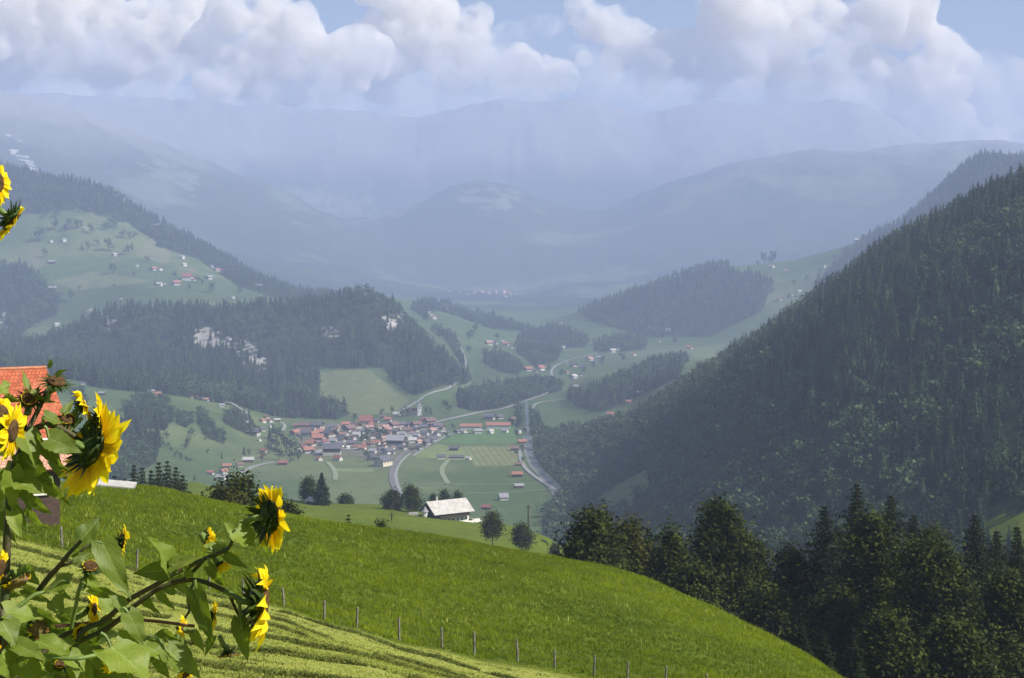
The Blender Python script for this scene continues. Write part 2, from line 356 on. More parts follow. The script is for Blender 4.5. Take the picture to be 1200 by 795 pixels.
def cover(X, Y, Z):
    px = HX+F*X/Y; py = HY-F*Z/Y
    n1 = fbm(X/90, Y/90, 3); n2 = fbm(X/400+9, Y/400, 3); n3 = fbm(X/23, Y/23, 2)
    c = np.empty((len(X), 3)); c[:] = (.070, .104, .037)
    c *= (1+.20*n1+.22*n2+.08*n3)[:, None]
    dry = sstep(.05, .5, n2+.4*n1)*.55; c = c*(1-dry[:, None])+np.array([.15, .165, .07])*dry[:, None]
    fm_ = (1-sstep(800, 1100, Y))[:, None]; c = c*(1-fm_)+fm_*np.array([.092, .122, .008])*(1+.18*n1+.12*n3)[:, None]
    far = Y > 600
    for poly, col in FIELDS:
        k = inpoly(px, py, poly) & (Y > 1200) & (Y < 4300); c[k] = np.array(col)*(1+.12*n3[k])[:, None]
    k = inpoly(px, py, FIELDS[0][0]) & (Y > 1200) & (Y < 2500)
    c[k] *= (.93+.13*np.sign(np.sin(X[k]*.9+Y[k]*.10)))[:, None]
    k = inpoly(px+3*n3, py+2*n1, [(345, 502), (372, 497), (420, 495), (470, 494), (520, 499), (526, 508), (498, 520), (480, 530), (445, 546), (428, 540), (400, 532), (362, 534), (350, 520)]) & (Y > 1200) & (Y < 2600); c[k] = np.array([.13, .125, .085])*(1+.3*n3[k])[:, None]
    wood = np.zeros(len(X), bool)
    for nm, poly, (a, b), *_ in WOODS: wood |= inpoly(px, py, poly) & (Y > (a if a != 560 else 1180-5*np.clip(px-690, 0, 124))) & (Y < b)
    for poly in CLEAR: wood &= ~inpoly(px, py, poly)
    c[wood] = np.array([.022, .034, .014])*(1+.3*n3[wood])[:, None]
    for poly in CLIFFS:
        k = inpoly(px+9*n3, py+6*n1, poly) & (Y > 1900) & (Y < 3600) & (fbm(X/26+7, Z/18+Y/60, 3) > -.18)
        c[k] = np.array([.30, .275, .24])*(1+.6*fbm(X[k]/11, Z[k]/14, 3))[:, None]
    # the high far mountains: woods, alps, bare rock by height, and painted haze
    m = sstep(4700, 5600, Y)
    w = fbm(X/700+2, Y/500+4, 5, .6)
    f = sstep(-.34, -.10, w+.10*n1)
    fc = np.array([.03, .042, .022])*f[:, None]+np.array([.085, .105, .05])*(1-f)[:, None]
    rock_haze = .7*sstep(300, 900, Z)*sstep(.0, .35, fbm(X/260, Y/260+3, 4)) 
    rock_haze = np.maximum(rock_haze, .8*sstep(7000, 8600, Y)*sstep(380, 760, Z+120*n2+60*n1)); fc = fc*(1-rock_haze[:, None])+np.array([.26, .25, .245])*rock_haze[:, None]  # far tops paler with distance and height: haze put into the colour
    for poly in ([(18, 172), (36, 176), (48, 196), (36, 198)], [(160, 195), (185, 180), (240, 200), (215, 235), (170, 225)], [(355, 225), (420, 222), (470, 250), (400, 262)], [(540, 225), (600, 222), (610, 240), (560, 246)]):
        k = inpoly(px+60*w, py+40*fbm(X/160, Y/160+2, 4), poly) & (Y > 5200) & (n1 > -.15); fc[k] = (.12, .125, .09) if poly[0][0] != 18 else (.42, .39, .37)
    c = c*(1-m[:, None])+fc*m[:, None]
    return np.clip(c, .004, .9)

def mat_terrain():
    m, N, L = newmat('hill_ground'); b = N['Principled BSDF']
    at = N.new('ShaderNodeAttribute'); at.attribute_name = 'cover'
    nz = noise(N, L, .12, 6, .65); f = math_n(N, L, 'MULTIPLY_ADD', nz, .9, .55)
    v = N.new('ShaderNodeVectorMath'); v.operation = 'SCALE'; L.new(at.outputs['Color'], v.inputs[0]); L.new(f, v.inputs[3])
    L.new(v.outputs[0], b.inputs['Base Color']); b.inputs['Roughness'].default_value = .95; b.inputs['Specular IOR Level'].default_value = .05
    bp = N.new('ShaderNodeBump'); bp.inputs['Strength'].default_value = .5; bp.inputs['Distance'].default_value = 1.5
    L.new(noise(N, L, .35, 5, .6), bp.inputs['Height']); L.new(bp.outputs[0], b.inputs['Normal'])
    return m
M_TER = mat_terrain()
def sheet(name, pxs, Ys):
    PX, YY = np.meshgrid(pxs, Ys)
    Y = YY.ravel(); X = ((PX-HX)/F*YY).ravel(); Z = height(X, Y)
    nx, ny = len(pxs), len(Ys)
    i = (np.arange(ny-1)[:, None]*nx+np.arange(nx-1)).ravel()
    q = np.stack([i, i+1, i+nx+1, i+nx], 1)
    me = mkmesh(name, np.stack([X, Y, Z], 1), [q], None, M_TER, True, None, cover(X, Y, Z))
    return tag(link(name, me), kind='structure')
pxs = np.concatenate([np.arange(-700, -30, 12), np.arange(-30, 1230, 1.5), np.arange(1230, 1901, 12)])
def logs(a, b, n): return np.exp(np.linspace(math.log(a), math.log(b), n))
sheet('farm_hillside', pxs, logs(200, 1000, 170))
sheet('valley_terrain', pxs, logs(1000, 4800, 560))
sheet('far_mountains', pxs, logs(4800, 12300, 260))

# near hillside: mown strip below the fence, long grass above it
def mat_near():
    m, N, L = newmat('meadow_ground'); b = N['Principled BSDF']
    tc = N.new('ShaderNodeTexCoord'); sx = N.new('ShaderNodeSeparateXYZ'); L.new(tc.outputs['Object'], sx.inputs[0])
    n1 = noise(N, L, .25, 4); n2 = noise(N, L, 3.0, 5, .7); n3 = noise(N, L, 14, 3, .7)
    g = mixrgb(N, L, (.05, .08, .006), (.13, .17, .012), ramp(N, L, math_n(N, L, 'ADD', math_n(N, L, 'MULTIPLY', n1, .5), math_n(N, L, 'MULTIPLY', n2, .5)), [(.35, (0, 0, 0)), (.62, (1, 1, 1))]))
    s = mixrgb(N, L, (.19, .23, .035), (.40, .40, .095), ramp(N, L, math_n(N, L, 'ADD', math_n(N, L, 'MULTIPLY', n3, .5), math_n(N, L, 'MULTIPLY', n2, .5)), [(.38, (0, 0, 0)), (.62, (1, 1, 1))]))
    lim = math_n(N, L, 'ADD', sx.outputs[1], math_n(N, L, 'MULTIPLY', n2, 2.0))
    f = ramp(N, L, math_n(N, L, 'MULTIPLY_ADD', lim, .02, -.86), [(.46, (0, 0, 0)), (.5, (1, 1, 1))])
    n = N.new('ShaderNodeMapRange'); n.inputs[1].default_value = 85.0; n.inputs[2].default_value = 86.2; L.new(lim, n.inputs[0])
    L.new(mixrgb(N, L, s, g, n.outputs[0]), b.inputs['Base Color'])
    b.inputs['Roughness'].default_value = .95; b.inputs['Specular IOR Level'].default_value = .05
    bp = N.new('ShaderNodeBump'); bp.inputs['Strength'].default_value = .9; bp.inputs['Distance'].default_value = .12
    L.new(math_n(N, L, 'ADD', n2, n3), bp.inputs['Height']); L.new(bp.outputs[0], b.inputs['Normal'])
    return m
def near_sheet():
    xs = np.concatenate([np.arange(-145, -50, 2.5), np.arange(-50, 40, .35), np.arange(40, 146, 2.5)]); ys = np.concatenate([np.arange(-40, 24, 2.0), np.arange(24, 160, .4), np.arange(160, 201, 2.0)])
    X, Y = np.meshgrid(xs, ys); X = X.ravel(); Y = Y.ravel(); Z = height(X, Y)
    nx, ny = len(xs), len(ys); i = (np.arange(ny-1)[:, None]*nx+np.arange(nx-1)).ravel()
    me = mkmesh('meadow_slope', np.stack([X, Y, Z], 1), [np.stack([i, i+1, i+nx+1, i+nx], 1)], None, mat_near(), True)
    tag(link('meadow_slope', me), kind='structure')
near_sheet()

# ------------------------------------------------------------------ grass
def blades(X, Y, Z, n, hgt, wid, lean, tint, rng):
    """n narrow triangles per tuft"""
    m = len(X)*n
    x = np.repeat(X, n)+rng.normal(0, .07, m); y = np.repeat(Y, n)+rng.normal(0, .07, m); z = np.repeat(Z, n)
    a = rng.random(m)*2*math.pi; h = np.repeat(hgt, n)*rng.uniform(.55, 1.15, m); w = np.repeat(wid, n)
    l = rng.uniform(.1, 1, m)*lean*h; b = rng.random(m)*2*math.pi
    dx, dy = np.cos(a)*w/2, np.sin(a)*w/2
    V = np.empty((m, 3, 3))
    V[:, 0] = np.stack([x-dx, y-dy, z-.02], 1); V[:, 1] = np.stack([x+dx, y+dy, z-.02], 1)
    V[:, 2] = np.stack([x+np.cos(b)*l, y+np.sin(b)*l, z+h], 1)
    t = np.repeat(np.repeat(tint, n)+rng.normal(0, .14, m), 3)
    return V.reshape(-1, 3), np.arange(m*3).reshape(-1, 3), t
M_GRASS = mat_leaf('meadow_grass', (.058, .098, .002), (.30, .355, .006), .38, .6, .75, .12, patch=.35)
M_HAY = mat_leaf('cut_hay', (.055, .075, .012), (.24, .26, .055), .2, 1.2, .9, .05, patch=.3)
M_STUB = mat_leaf('stubble', (.17, .22, .025), (.46, .47, .10), .3, .5, .9, .05, patch=.3)
def scatter(n, x0, x1, y0, y1, rng, f=None):
    px = rng.uniform(x0, x1, n); Y = np.sqrt(rng.uniform(y0*y0, y1*y1, n)); X = (px-HX)/F*Y
    if f is not None: k = f(X, Y); X, Y = X[k], Y[k]
    return X, Y, height(X, Y)
rg = np.random.default_rng(3)
g = G()
X, Y, Z = scatter(62000, -90, 1130, 85.6, 158, rg)
cl = fbm(X/2.6, Y/2.6, 3); c2 = fbm(X/14+4, Y/14, 2)
V, Fc, t = blades(X, Y, Z, 7, .20+.16*np.clip(cl+.3, 0, 1)+.05*c2, np.full(len(X), .045), .9, .40+.55*cl+.50*c2+.45*sstep(600, 850, HX+F*X/Y)*sstep(100, 135, Y+.02*(HX+F*X/Y-600)), rg)
g.add(V, Fc, t)
tag(link('meadow_grass', g.mesh('meadow_grass', M_GRASS)), 'long bright green grass covering the near meadow above the fence', 'grass', kind='stuff')
g = G()
X, Y, Z = scatter(2600, -60, 1000, 88, 156, rg, lambda X, Y: fbm(X/11, Y/9, 3) > .02)
V, Fc, t = blades(X, Y, Z, 3, np.full(len(X), .36), np.full(len(X), .07), .5, rg.uniform(.4, 1, len(X)), rg)
g.add(V, Fc, t)
tag(link('seed_heads', g.mesh('seed_heads', M_STUB)), 'pale seed heads standing above the long meadow grass', 'grass', kind='stuff')
ROWS = [104, 96.5, 90, 82, 75.5, 66, 58, 48.5, 41, 33]
SKEW = .24
def rowdist(X, Y):
    w = .9*fbm(X/9, Y/60, 3)
    return np.min(np.abs(np.stack([Y+w+SKEW*(X+8)-r for r in ROWS])), 0)
g = G()
X, Y, Z = scatter(52000, -60, 800, 34, 86, rg, lambda X, Y: rowdist(X, Y) > .7)
V, Fc, t = blades(X, Y, Z, 4, np.full(len(X), .045), np.full(len(X), .035), 1.2, .50+.4*fbm(X/1.5, Y/1.5, 3)+.75*fbm((Y+SKEW*X)/2.6, X/40, 2)+.35*fbm(X/12, Y/8, 2), rg)
g.add(V, Fc, t)
tag(link('mown_stubble', g.mesh('mown_stubble', M_STUB)), 'pale yellow green stubble left between the rows of cut grass', 'stubble', kind='stuff')
g = G()
n = 66000; px = rg.uniform(-60, 830, n); r = np.array(ROWS)[rg.integers(0, len(ROWS), n)]; X = (px-HX)/F*np.minimum(r, 86)
off = rg.normal(0, .25, n)*(1+.9*fbm(X/4, r/9, 2)); lo_ = rg.random(n) < .40; off = np.where(lo_, rg.uniform(-4, 4, n), off); Y = r+off-.9*fbm(X/9, r/60, 3)-SKEW*(X+8); keep = np.where(lo_, fbm(X/6+3, Y/2.2, 3) > .18, fbm(X/5, Y/2, 3) > -.12); keep &= (Y < 85.3) & (Y > 30); X, Y, off = X[keep], Y[keep], off[keep]
lift = .13*np.exp(-(off/.4)**2)*(.5+.8*np.clip(fbm(X/1.3, Y/1.3, 2)+.5, 0, 1))
V, Fc, t = blades(X, Y, height(X, Y)+lift*rg.random(len(X)), 5, np.full(len(X), .075), np.full(len(X), .07), 4.0, .35+.5*fbm(X/1.2, Y/1.2, 3), rg)
g.add(V, Fc, t)
tag(link('cut_grass_rows', g.mesh('cut_grass_rows', M_HAY)), 'dark rows of cut grass drying on the mown slope', 'cut grass', kind='stuff')

# ------------------------------------------------------------------ woods
def unit_conifer(rng, tiers=5, seg=5, n=64):
    """dark core of stacked skirts with ragged drooping boughs around it"""
    g = G()
    for k in range(tiers):
        f = k/(tiers-1); zb = .06+.94*(f**.9)*.84; rb = .15*(1-f)**.8+.022; zt = min(1.0, zb+.27*(1-.35*f))
        th = np.arange(seg*2)/(seg*2)*2*math.pi+rng.random()*6
        r = np.where(np.arange(seg*2) % 2 == 0, rb, rb*.6)*rng.uniform(.7, 1.2, seg*2)
        zz = zb-.05*rng.uniform(.2, 1.3, seg*2)
        V = np.vstack([np.stack([r*np.cos(th), r*np.sin(th), zz], 1), [[rng.normal(0, .005), rng.normal(0, .005), zt]]])
        g.add(V, np.array([[j, (j+1) % (seg*2), seg*2] for j in range(seg*2)]), .22+.15*f)  # core tinted darker, as the shade inside the boughs
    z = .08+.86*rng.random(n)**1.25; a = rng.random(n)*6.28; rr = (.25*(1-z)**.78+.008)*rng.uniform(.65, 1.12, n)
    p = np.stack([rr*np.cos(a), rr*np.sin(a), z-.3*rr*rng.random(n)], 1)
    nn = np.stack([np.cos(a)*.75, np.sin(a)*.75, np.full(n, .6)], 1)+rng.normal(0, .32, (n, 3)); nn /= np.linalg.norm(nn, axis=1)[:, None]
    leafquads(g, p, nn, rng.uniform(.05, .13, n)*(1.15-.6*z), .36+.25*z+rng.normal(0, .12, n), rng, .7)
    return g.arrays()
def unit_broad(rng, n=75):
    g = G(); k = 7
    c = np.stack([rng.normal(0, .13, k), rng.normal(0, .13, k), rng.uniform(.36, .78, k)], 1); rr = rng.uniform(.15, .24, k)
    w = rng.integers(0, k, n); d = rng.normal(size=(n, 3)); d /= np.linalg.norm(d, axis=1)[:, None]
    p = c[w]+d*rr[w][:, None]*rng.uniform(.75, 1.05, n)[:, None]
    nn = d+rng.normal(0, .35, (n, 3)); nn /= np.linalg.norm(nn, axis=1)[:, None]
    leafquads(g, p, nn, rng.uniform(.09, .16, n), .35+.3*d[:, 2]+rng.normal(0, .12, n), rng)  # upper side of each lobe tinted lighter, as lit from above
    return g.arrays()
def leafquads(g, p, n, s, t, rng, asp=.8):
    a = rng.normal(size=p.shape); u = np.cross(n, a); u /= np.linalg.norm(u, axis=1)[:, None]+1e-9; v = np.cross(n, u)
    s = np.asarray(s)[:, None]/2
    V = np.stack([p-u*s, p-v*s*asp, p+u*s, p+v*s*asp], 1).reshape(-1, 3)
    g.add(V, np.arange(len(V)).reshape(-1, 4), np.repeat(t, 4))
UC = [unit_conifer(RNG) for _ in range(5)]
UB = [unit_broad(RNG) for _ in range(6)]
M_WOOD = mat_leaf('far_foliage', (.005, .013, .011), (.088, .130, .054), .12, .03, .9, .03, patch=.25)  # wide range so crown-scale light and shade sit in the colour
def forest(label, X, Y, Z, kind, hgt, name='forest'):
    gV, gF, gT, n0 = [], {3: [], 4: []}, [], 0
    for k in range(11):
        V, Fc, T, _, _ = (UC+UB)[k]; s = np.where(kind == k)[0]
        if not len(s): continue
        a = RNG.random(len(s))*6.28; h = hgt[s]; wd = h*RNG.uniform(.8, 1.25, len(s))
        ca, sa = np.cos(a)*wd, np.sin(a)*wd
        x = V[None, :, 0]*ca[:, None]-V[None, :, 1]*sa[:, None]+X[s][:, None]
        y = V[None, :, 0]*sa[:, None]+V[None, :, 1]*ca[:, None]+Y[s][:, None]
        z = V[None, :, 2]*h[:, None]+Z[s][:, None]-.5
        gV.append(np.stack([x, y, z], 2).reshape(-1, 3))
        base = (.0 if k < 5 else .34)
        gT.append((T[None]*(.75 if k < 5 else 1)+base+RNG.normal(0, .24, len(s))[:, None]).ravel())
        for f in Fc: gF[f.shape[1]].append((f[None]+(n0+np.arange(len(s))*len(V))[:, None, None]).reshape(-1, f.shape[1]))
        n0 += len(s)*len(V)
    me = mkmesh(name, np.concatenate(gV), [np.concatenate(v) for v in gF.values() if v], None, M_WOOD, False, np.clip(np.concatenate(gT), 0, 1.2))
    return tag(link(name, me), label, 'forest', kind='stuff')
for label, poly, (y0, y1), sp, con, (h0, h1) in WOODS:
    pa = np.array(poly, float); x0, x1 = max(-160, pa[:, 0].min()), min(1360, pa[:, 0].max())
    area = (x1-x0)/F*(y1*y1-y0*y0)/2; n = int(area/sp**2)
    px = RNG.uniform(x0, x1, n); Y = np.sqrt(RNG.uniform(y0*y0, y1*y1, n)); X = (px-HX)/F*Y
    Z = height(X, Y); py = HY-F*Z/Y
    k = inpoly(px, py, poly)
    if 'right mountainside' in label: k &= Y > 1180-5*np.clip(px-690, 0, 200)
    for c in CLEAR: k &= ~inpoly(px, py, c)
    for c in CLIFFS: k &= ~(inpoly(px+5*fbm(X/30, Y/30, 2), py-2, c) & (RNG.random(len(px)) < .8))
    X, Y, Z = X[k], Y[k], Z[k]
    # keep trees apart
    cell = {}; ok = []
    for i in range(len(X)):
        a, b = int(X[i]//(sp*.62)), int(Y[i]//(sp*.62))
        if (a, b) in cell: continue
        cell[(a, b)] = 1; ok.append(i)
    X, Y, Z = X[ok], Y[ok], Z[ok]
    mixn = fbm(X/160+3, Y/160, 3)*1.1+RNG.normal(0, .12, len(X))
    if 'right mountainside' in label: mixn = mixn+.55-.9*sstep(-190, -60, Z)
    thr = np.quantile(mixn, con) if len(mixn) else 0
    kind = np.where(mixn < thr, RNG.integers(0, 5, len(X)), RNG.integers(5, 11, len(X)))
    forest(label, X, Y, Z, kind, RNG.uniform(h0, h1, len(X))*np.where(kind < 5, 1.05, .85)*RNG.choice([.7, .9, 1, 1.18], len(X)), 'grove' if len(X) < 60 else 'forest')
    print('WOOD', label, len(X), flush=True)

# ------------------------------------------------------------------ roads, railway, river
M_ROAD = mat_simple('pale_road', (.27, .26, .24), (.21, .205, .19), .2)
M_TRACK = mat_simple('grassy_track', (.24, .26, .15), (.17, .20, .10), .2)
M_RAIL = mat_simple('rail_ballast', (.12, .105, .10), (.18, .165, .16), .5)
M_RIVER = mat_simple('river_water', (.07, .09, .09), (.11, .13, .125), .08, rough=.65, spec=.25)
M_GRAVEL = mat_simple('river_gravel', (.20, .20, .18), (.13, .145, .11), .1)
def ribbon(name, pix, width, mat, lift=.5, Y0=1000, sub=10):
    pts = spline([(a, b, 0) for a, b in pix], sub)[:, :2]
    w = np.array([ground_at(a, b, Y0, 5000) for a, b in pts])
    s = w.copy()
    for i in range(1, len(w)-1): s[i] = (w[i-1]+2*w[i]+w[i+1])/4
    w = s; d = np.gradient(w[:, :2], axis=0); d /= np.linalg.norm(d, axis=1)[:, None]+1e-9
    nrm = np.stack([-d[:, 1], d[:, 0]], 1)*width/2; V = []
    for k in (-1, 0, 1):
        q = w[:, :2]+k*nrm; V.append(np.column_stack([q, np.maximum(height(q[:, 0], q[:, 1]), w[:, 2]-.6)+lift]))
    n = len(w); V = np.concatenate(V); q = []
    for k in (0, 1):
        for i in range(n-1): q.append([k*n+i+1, k*n+i, (k+1)*n+i, (k+1)*n+i+1])
    g = G(); g.add(V, np.array(q)); tag(link(name, g.mesh(name, mat, True)), kind='structure')
ribbon('river_bank', [(618, 512), (619, 520), (620, 530), (626, 545), (637, 558), (651, 574), (660, 590)], 11, M_GRAVEL, .35)
ribbon('upper_stream', [(616, 470), (617, 480), (618, 495), (618, 512)], 4.5, M_RIVER, .6)
ribbon('river', [(618, 511), (620, 520), (621, 530), (628, 545), (639, 558), (654, 574), (662, 590)], 7, M_RIVER, .6)
ribbon('river_path', [(609, 526), (610, 537), (614, 547), (624, 557), (637, 566), (648, 573), (653, 581)], 4.2, M_ROAD, .8)
ribbon('main_road', [(486, 503), (511, 495), (547, 487), (565, 483), (590, 479), (616, 470), (640, 462)], 6, M_ROAD, .6)
ribbon('railway', [(470, 590), (466, 578), (460, 566), (459, 553), (463, 543), (472, 533), (485, 525), (498, 517), (512, 511), (527, 505)], 5.5, M_RAIL, .6)
ribbon('railway_service_lane', [(470, 580), (465, 566), (464, 555), (468, 545), (476, 536), (487, 528)], 3.4, M_ROAD, .9)
ribbon('village_street', [(484, 535), (491, 530), (500, 524), (517, 515), (530, 509), (552, 508), (575, 504)], 4.5, M_ROAD, .8)
ribbon('farm_lane', [(262, 560), (272, 557), (285, 553), (302, 546), (323, 542)], 7, M_ROAD, .6)
ribbon('village_square', [(369, 534), (374, 529), (384, 527), (405, 527), (428, 527)], 9, M_ROAD, .6)
ribbon('field_path', [(384, 542), (390, 549), (393, 556), (393, 563)], 5, M_TRACK)
ribbon('hill_road', [(262, 472), (271, 473), (281, 479), (289, 485), (293, 491), (290, 497)], 5, M_ROAD, .8)
ribbon('hill_path', [(322, 492), (331, 496), (334, 500), (331, 505)], 4, M_ROAD)
ribbon('church_road', [(489, 472), (497, 465), (509, 460), (524, 456), (537, 448), (548, 444)], 4.5, M_ROAD, .7)
ribbon('church_lane', [(464, 486), (474, 480), (484, 474), (490, 470)], 5, M_ROAD, .7)
ribbon('river_road', [(626, 488), (624, 480), (628, 474), (640, 471), (664, 468)], 4.5, M_ROAD, .7)
ribbon('field_track', [(525, 567), (519, 557), (518, 550), (521, 545), (526, 539)], 5, M_TRACK)
ribbon('field_boundary_track', [(466, 568), (530, 568), (590, 568), (632, 567)], 2.2, M_TRACK)
ribbon('field_crossing_track', [(548, 578), (590, 578), (640, 574)], 2.0, M_TRACK)
ribbon('valley_road', [(640, 462), (652, 448), (646, 438), (649, 431), (660, 425), (676, 420), (700, 414)], 4.5, M_ROAD, .8)
ribbon('knoll_road', [(548, 444), (546, 425), (542, 412), (536, 402), (530, 396)], 3.5, M_ROAD, .8)

# ------------------------------------------------------------------ houses
def mat_roof(name, a, b):
    m, N, L = newmat(name); s = N['Principled BSDF']
    tc = N.new('ShaderNodeTexCoord'); mp = N.new('ShaderNodeMapping'); mp.inputs['Scale'].default_value = (1, 6, 6); L.new(tc.outputs['Object'], mp.inputs[0])
    f = noise(N, L, 3.0, 4, .6, mp.outputs[0])
    L.new(mixrgb(N, L, a, b, ramp(N, L, f, [(.35, (0, 0, 0)), (.68, (1, 1, 1))])), s.inputs['Base Color']); s.inputs['Roughness'].default_value = .75; s.inputs['Specular IOR Level'].default_value = .3
    return m
ROOFS = {'orange': mat_roof('orange_tiles', (.36, .155, .10), (.25, .11, .08)), 'red': mat_roof('red_tiles', (.27, .10, .075), (.20, .075, .06)),
         'brown': mat_roof('brown_tiles', (.15, .085, .07), (.20, .12, .10)), 'slate': mat_roof('slate_tiles', (.085, .08, .095), (.13, .12, .13)),
         'grey': mat_roof('grey_sheets', (.30, .29, .30), (.22, .215, .225)), 'pale': mat_roof('pale_sheets', (.44, .42, .39), (.36, .34, .31)), 'pink': mat_roof('pink_tiles', (.42, .25, .20), (.34, .19, .155))}
WALLS = {'white': mat_simple('white_plaster', (.60, .575, .52), (.50, .47, .42), 2), 'cream': mat_simple('cream_plaster', (.66, .58, .44), (.58, .50, .38), 2),
         'wood': mat_simple('brown_timber', (.11, .06, .035), (.17, .095, .055), 4), 'dark': mat_simple('dark_timber', (.05, .032, .024), (.08, .05, .035), 4)}
M_WIN = mat_simple('window_glass', (.03, .035, .045), rough=.15, spec=.6)
M_BASE = mat_simple('stone_base', (.48, .45, .40), (.40, .37, .33), 2)
def house_parts(lng=1.3, dep=1.0, hw=.42, hr=.80, over=.14, base=True):
    """unit house: ridge along X; returns wall, roof, chimney and window shells"""
    w, d = lng/2, dep/2
    V = [[-w, -d, -.3], [w, -d, -.3], [w, d, -.3], [-w, d, -.3], [-w, -d, hw], [w, -d, hw], [w, d, hw], [-w, d, hw], [-w, 0, hr], [w, 0, hr]]
    gw = G(); gw.add(V, [np.array([[0, 1, 5, 4], [2, 3, 7, 6]]), np.array([[1, 2, 6], [1, 6, 9], [1, 9, 5], [3, 0, 4], [3, 4, 8], [3, 8, 7]])])
    if base: box(gw, (0, 0, -.10), (lng+.03, dep+.03, .46), mat=1)
    sl_ = (hr-hw)/d; xo = w+over; yo = d+over*.9; zo = hw-sl_*over*.9; t = .045
    gr = G()
    slab(gr, [[-xo, -yo, zo+t], [xo, -yo, zo+t], [xo, 0, hr+t], [-xo, 0, hr+t]], t)
    slab(gr, [[xo, yo, zo+t], [-xo, yo, zo+t], [-xo, 0, hr+t+.002], [xo, 0, hr+t+.002]], t)
    gc = G(); box(gc, (.2*lng, .12*dep, hr-.02), (.07, .07, .22))
    wins = []
    for x in np.linspace(-w*.62, w*.62, 3):
        q = G(); box(q, (x, -d-.006, .27), (.11, .02, .13)); wins.append(q)
    for y in (-.24*dep, .24*dep):
        for s in (-1, 1):
            q = G(); box(q, (s*(w+.006), y, .27), (.02, .10, .13)); wins.append(q)
    q = G(); box(q, (-w-.006, 0, .55), (.02, .12, .12)); wins.append(q)
    return gw, gr, gc, wins
SHAPE = {'house': house_parts(), 'chalet': house_parts(1.15, 1.1, .40, .72, .2), 'barn': house_parts(1.5, .9, .34, .66, .12, False), 'long': house_parts(3.2, 1.0, .36, .70, .12), 'hall': house_parts(1.4, 1.2, .45, .80, .1), 'steep': house_parts(1.15, 1.1, .32, .78, .1)}
WID = {'house': 1.5, 'chalet': 1.5, 'barn': 1.65, 'long': 3.4, 'hall': 1.55, 'steep': 1.3}
PROTO = {}
def house(shape, roof, wall, loc, S_, yaw, detail, cat):
    key = (shape, roof, wall, detail)
    if key not in PROTO:
        gw, gr, gc, wins = SHAPE[shape]
        r = empty(cat.replace(' ', '_'), loc, yaw, S_)
        link('wall', gw.mesh('wall', [WALLS[wall], M_BASE if wall in ('wood', 'dark') else WALLS[wall]]), r)
        link('roof', gr.mesh('roof', ROOFS[roof]), r)
        if detail:
            if shape not in ('barn', 'long'): link('chimney', gc.mesh('chimney', M_BASE), r)
            for q in wins: link('window', q.mesh('window', M_WIN), r)
        PROTO[key] = r
        return r
    r = copy_thing(PROTO[key], loc, yaw, S_); r.name = cat.replace(' ', '_'); return r
